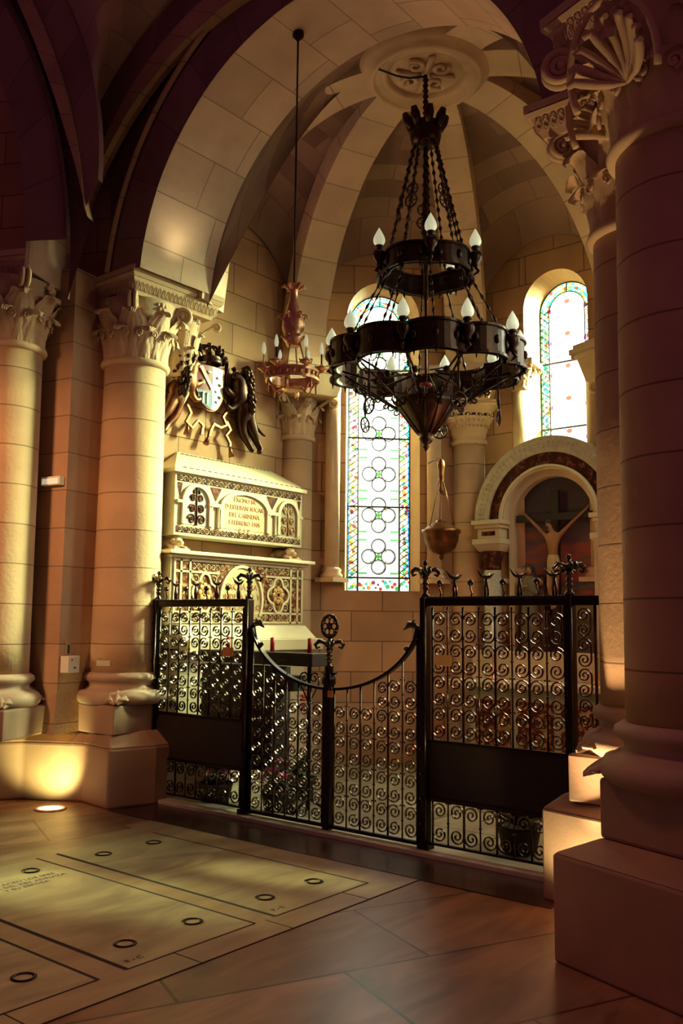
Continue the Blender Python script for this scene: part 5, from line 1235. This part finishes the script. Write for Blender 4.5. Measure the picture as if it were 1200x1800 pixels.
b = MB(); b.ball((x-.025, yc+.032, 2.70), .043, 10, 8); b.tube([Vector((x-.015, yc+.055, 2.69)), Vector((x-.03, yc+.06, 2.62)), Vector((x-.04, yc+.055, 2.58))], [.02, .018, .006], 6); b.ball((x-.075, yc+.04, 2.635), .018, 8, 5)
b.build('hair_and_beard', M_hair, fig)
b = MB(); b.ball((x-.083, yc+.036, 2.672), .007, 6, 4); b.ball((x-.078, yc+.036, 2.658), .006, 5, 3, (1, 1.8, .5))
for s in (-1, 1): b.ball((x-.078, yc+.036+s*.014, 2.682), .005, 5, 3)
b.build('face', M_skin, fig)
relocate(e, (9.08, AC-.02, 1.3))
# statues of mourners
for dy, h, lb, col in ((.24, 2.22, 'robed mourner statue with pale face, left of the crucifix foot', (.16, .12, .06)), (.13, 2.10, 'smaller robed statue beside the crucifix foot', (.10, .03, .02))):
    e = empty('mourner_statue', (9.02, AC+dy, 1.3), lb, 'statue'); yy = AC+dy; xx = 9.03 if dy > .2 else 9.09
    q_ = 1 if dy > .2 else .6
    b = MB(); b.lathe([(.11*q_, 1.3), (.10*q_, 1.6), (.085*q_, 1.85), (.095*q_, h-.22), (.075*q_, h-.14), (.03, h-.10)], (xx, yy), 18, lobes=(9, .07)); 
    for s in (-1, 1): b.tube([Vector((xx, yy+s*.08, h-.16)), Vector((xx-.05, yy+s*.09, h-.30)), Vector((xx-.10, yy+s*.02, h-.24))], [.032, .028, .018], 8)
    b.build('robe', plain('robe_paint', col, .6, noise=.4), e)
    b = MB(); b.ball((xx-.02, yy, h-.045), .040, 10, 8, (1, .85, 1.2)); b.ball((xx-.062, yy, h-.05), .008, 6, 4)
    for s in (-1, 1): b.ball((xx-.11, yy+s*.01, h-.22), .016, 6, 4)
    b.build('face_and_hands', M_skin, e)
    b = MB(); b.ball((xx+.005, yy, h-.03), .054, 12, 8, (1, .95, 1.15)); b.tube([Vector((xx+.02, yy, h-.03)), Vector((xx+.05, yy, h-.16)), Vector((xx+.06, yy, h-.4))], [.05, .07, .08], 8); b.build('veil', M_hair, e); relocate(e, e.location.copy())
e = empty('altar_table', (8.75, AC, 0), 'pale marble altar with mosaic front, behind the right fence panel', 'altar')
b = MB(); b.box(8.48, 9.2, AC-1.05, AC+.95, .93, 1.0); b.build('altar_top', M_marble, e, bevel=.01)
b = MB(); b.box(8.60, 9.2, AC-.85, AC+.75, 0, .93); b.build('altar_body', plain('altar_stone', (.46, .40, .28), .6, noise=.3), e, bevel=.008)
b = MB(); b.box(8.592, 8.60, AC-.75, AC-.30, .2, .8); b.box(8.592, 8.60, AC-.22, AC+.18, .2, .8); b.box(8.592, 8.60, AC+.26, AC+.68, .2, .8); b.build('mosaic_panels', M_mosaic, e)
b = MB(); b.box(8.90, 9.22, AC-.95, AC+.9, 1.0, 1.3); b.build('retable_shelf', M_marble, e, bevel=.01)
relocate(e, (8.75, AC, 0))
# gilded candlesticks on the altar
def candlestick(x, y, z, lb):
    e = empty('altar_candlestick', (x, y, z), lb, 'candlestick', 'gilded candlesticks on the altar')
    b = MB(); b.lathe([(.06, z), (.06, z+.015), (.02, z+.05), (.028, z+.10), (.012, z+.14), (.012, z+.24), (.03, z+.27), (.03, z+.28)], (x, y), 16); b.build('stem', M_brass, e)
    b = MB(); b.lathe([(.014, z+.28), (.013, z+.62)], (x, y), 10); b.build('candle', M_white, e); relocate(e, e.location.copy())
candlestick(8.75, AC+.55, 1.0, 'gilded altar candlestick left of the crucifix'); candlestick(8.75, AC-.62, 1.0, 'gilded altar candlestick seen right of the fence end post')
candlestick(8.72, AC-.35, 1.0, 'gilded altar candlestick under the crucifix, right side')
# ================================================================== VOTIVE CANDLE STAND
ux, uy = 6.0, 5.6
e = empty('candle_stand', (ux, uy, 0), 'dark iron candle stand with a long tray in front of the tomb', 'candle stand')
o_ = Vector((ux, uy, 0)); YD = Vector((0, -1, 0)); XD = Vector((1, 0, 0))
b = MB(); b.box(5.88, 6.12, 5.03, 6.42, 1.22, 1.33); b.build('tray', M_wood, e, bevel=.005)
b = MB(); b.box(5.90, 6.14, 5.50, 6.40, .30, 1.20); b.build('dark_body', M_wood, e, bevel=.005)  # plain dark block filling the space below the tray
b = MB(); b.box(5.92, 6.10, 5.28, 5.50, 1.00, 1.13); b.build('coin_box', M_wood, e, bevel=.005)
for yy in (5.16, 6.30): b = MB(); p = Vector((ux, yy, 0)); b.tube([p+Z*.02, p+Z*1.24], .018, 8); b.tube([p-XD*.2+Z*.01, p+Z*.12, p+XD*.2+Z*.01], .014, 6); b.build('leg', M_iron, e)
b = MB()
for s_ in (-1, 1): p = Vector((ux, 5.16+s_*.055, 1.12)); b.tube([p+Vector((0, s_*x, y)) for x, y in spiral(.05, .012, 1.3, 16)], .007, 5); b.tube([Vector((ux, 5.16, .9)), p+Vector((0, s_*.05, -.05)), p+Vector((0, s_*.05, 0))], .007, 5)
b.build('scroll_brace', M_ironsh, e); relocate(e, (ux, uy, 0))
for yy, lb in ((5.60, 'red candle at the middle of the votive tray'), (5.16, 'red candle near the right end of the votive tray'), (6.16, 'red candle at the left end of the tray, behind the copper plate')):
    b = MB(); b.lathe([(.020, 1.33), (.020, 1.452), (.012, 1.455)], (ux, yy), 14); b.tube([Vector((ux, yy, 1.452)), Vector((ux, yy, 1.468))], .002, 4)
    tag(b.build('candle', M_red), lb, 'candle', 'red candles on the votive stand')
# ================================================================== FLOWERS
def flowers(x, y, n, R_, h, lb, seed, col=M_pink):
    rnd = random.Random(seed); e = empty('flower_arrangement', (x, y, 0), lb, 'flowers', 'pink flower arrangements behind the gate')
    b = MB(); b.lathe([(.09, 0), (.12, .02), (.15, .16), (.16, .19), (.14, .19), (.13, .15)], (x, y), 18); b.build('pot', M_wood, e)
    b = MB()
    for k in range(n*5):
        a = rnd.random()*6.28; el = rnd.random()*1.3; d = Vector((cos(a)*cos(el), sin(a)*cos(el), sin(el))); L = R_*(.6+.5*rnd.random())
        o2 = Vector((x, y, .18)); m_ = o2+d*L*.6+Z*.05; t_ = o2+d*L; w = Vector((-sin(a), cos(a), 0))*.025
        b.poly([o2, m_-w, t_, m_+w])
    b.build('leaves', M_green, e, solid=.003)
    for k in range(n):
        a = rnd.random()*6.28; el = .25+rnd.random()*1.2; p = Vector((x, y, .18+h*.1))+Vector((cos(a)*cos(el), sin(a)*cos(el), sin(el)*h/R_))*R_*(.75+.25*rnd.random()); b = MB()
        ax = (p-Vector((x, y, .1))).normalized(); u_ = ax.cross(Z).normalized(); v_ = ax.cross(u_)
        for j in range(7):
            t = j*2*pi/7; d = u_*cos(t)+v_*sin(t); s_ = ax.cross(d)
            b.poly([p, p+d*.03+s_*.018+ax*.012, p+d*.062+ax*.006, p+d*.03-s_*.018+ax*.012])
        b.ball(p+ax*.008, .012, 6, 4); b.build('bloom', col, e, solid=.003)
    relocate(e, (x, y, 0))
flowers(5.71, 5.98, 12, .15, .17, 'pink flowers low behind the left fence panel', 1)
flowers(5.80, 5.30, 12, .20, .26, 'pink flowers behind the left gate leaf', 2)
flowers(5.95, 3.15, 12, .27, .28, 'pink flowers on the chapel floor behind the right fence panel', 3)
flowers(6.42, 5.62, 9, .22, .75, 'taller dark red flowers behind the left gate leaf', 4, M_red)
# ================================================================== SMALL WALL FITTINGS
PF = Vector((-.70, -.714, 0))
A, Lf, Rt = (4.765, 7.02), (4.62, 7.75), (5.45, 7.16)
rtd = Vector((Rt[0]-A[0], Rt[1]-A[1], 0)).normalized(); nrt = Vector((rtd.y, -rtd.x, 0)); A3 = Vector((A[0], A[1], 0))
e = empty('switch_box', tuple(A3+rtd*.1+Z*1.2), 'white switch box on the left pier above the pedestal', 'switch box')
b = MB(); b.obox(A3+rtd*.02, rtd, nrt, .0, .14, .005, .10, 1.13, 1.275); o = b.build('housing', M_white, e, bevel=.004)
b = MB(); b.obox(A3+rtd*.02, rtd, nrt, .035, .052, .10, .103, 1.235, 1.25); b.build('red_button', M_red, e)
b = MB(); b.obox(A3+rtd*.02, rtd, nrt, .07, .09, .10, .103, 1.165, 1.18); b.build('key_slot', M_black, e); relocate(e, e.location.copy())
e = empty('wall_socket', tuple(A3+rtd*.1+Z*1.35), 'narrow grey socket plate above the white switch box', 'socket')
b = MB(); b.obox(A3+rtd*.02, rtd, nrt, .055, .115, .002, .012, 1.285, 1.385); b.build('plate', plain('grey_plate', (.36, .27, .18), .5), e, bevel=.002)
b = MB(); b.obox(A3+rtd*.02, rtd, nrt, .075, .095, .012, .015, 1.295, 1.37); b.build('slot', M_black, e); relocate(e, e.location.copy())
e = empty('emergency_light', (4.55, 7.12, 2.8), 'pale rectangular emergency light between the left column and pier', 'wall light')
lfd = Vector((Lf[0]-A[0], Lf[1]-A[1], 0)).normalized(); nlf = Vector((-lfd.y, lfd.x, 0))
b = MB(); b.obox(A3, lfd, nlf, .02, .25, .004, .07, 2.80, 2.88); b.build('housing', M_white, e, bevel=.006)
b = MB(); b.obox(A3, lfd, nlf, .04, .23, .07, .075, 2.81, 2.86); b.build('diffuser', M_bulb, e); relocate(e, e.location.copy())
b = MB(); cth = atan2(-.80, -.60); bb = []
for k in range(7):
    a = cth-.90+.48*k/6; bb.append((5.39+.313*cos(a), 6.90+.313*sin(a)))
for p, q in zip(bb, bb[1:]): b.poly([(p[0], p[1], 1.185), (q[0], q[1], 1.185), (q[0], q[1], 1.235), (p[0], p[1], 1.235)])
tag(b.build('name_plate', plain('pale_plate', (.58, .52, .42), .5), solid=.004), 'small blank pale plate low on the column left of the gate', 'plate')
def uplight(x, y, label):
    e = empty('floor_uplight', (x, y, 0), label, 'floor light', 'round recessed floor lights')
    b = MB(); b.lathe([(.135, .0), (.135, .008), (.105, .012), (.10, .006)], (x, y), 32, cap=False); b.build('rim', M_brass, e)
    b = MB(); b.lathe([(.001, .007), (.102, .007)], (x, y), 32, cap=False); b.build('lens', M_lens, e); relocate(e, (x, y, 0))
uplight(4.66, 6.88, 'round lit floor light in front of the left pedestal'); uplight(4.80, 2.17, 'round lit floor light hidden behind the right pedestal')
# fern-like cable running on the medallion
b = MB(); b.tube([Vector((CX, CY, bz+.06)), Vector((CX-.12, CY+.10, bz+.02)), Vector((CX-.28, CY+.14, bz-.02)), Vector((CX-.45, CY+.22, bz-.01))], .010, 6)
tag(b.build('electric_cable', M_black), 'black cable crossing the ceiling medallion', 'cable')
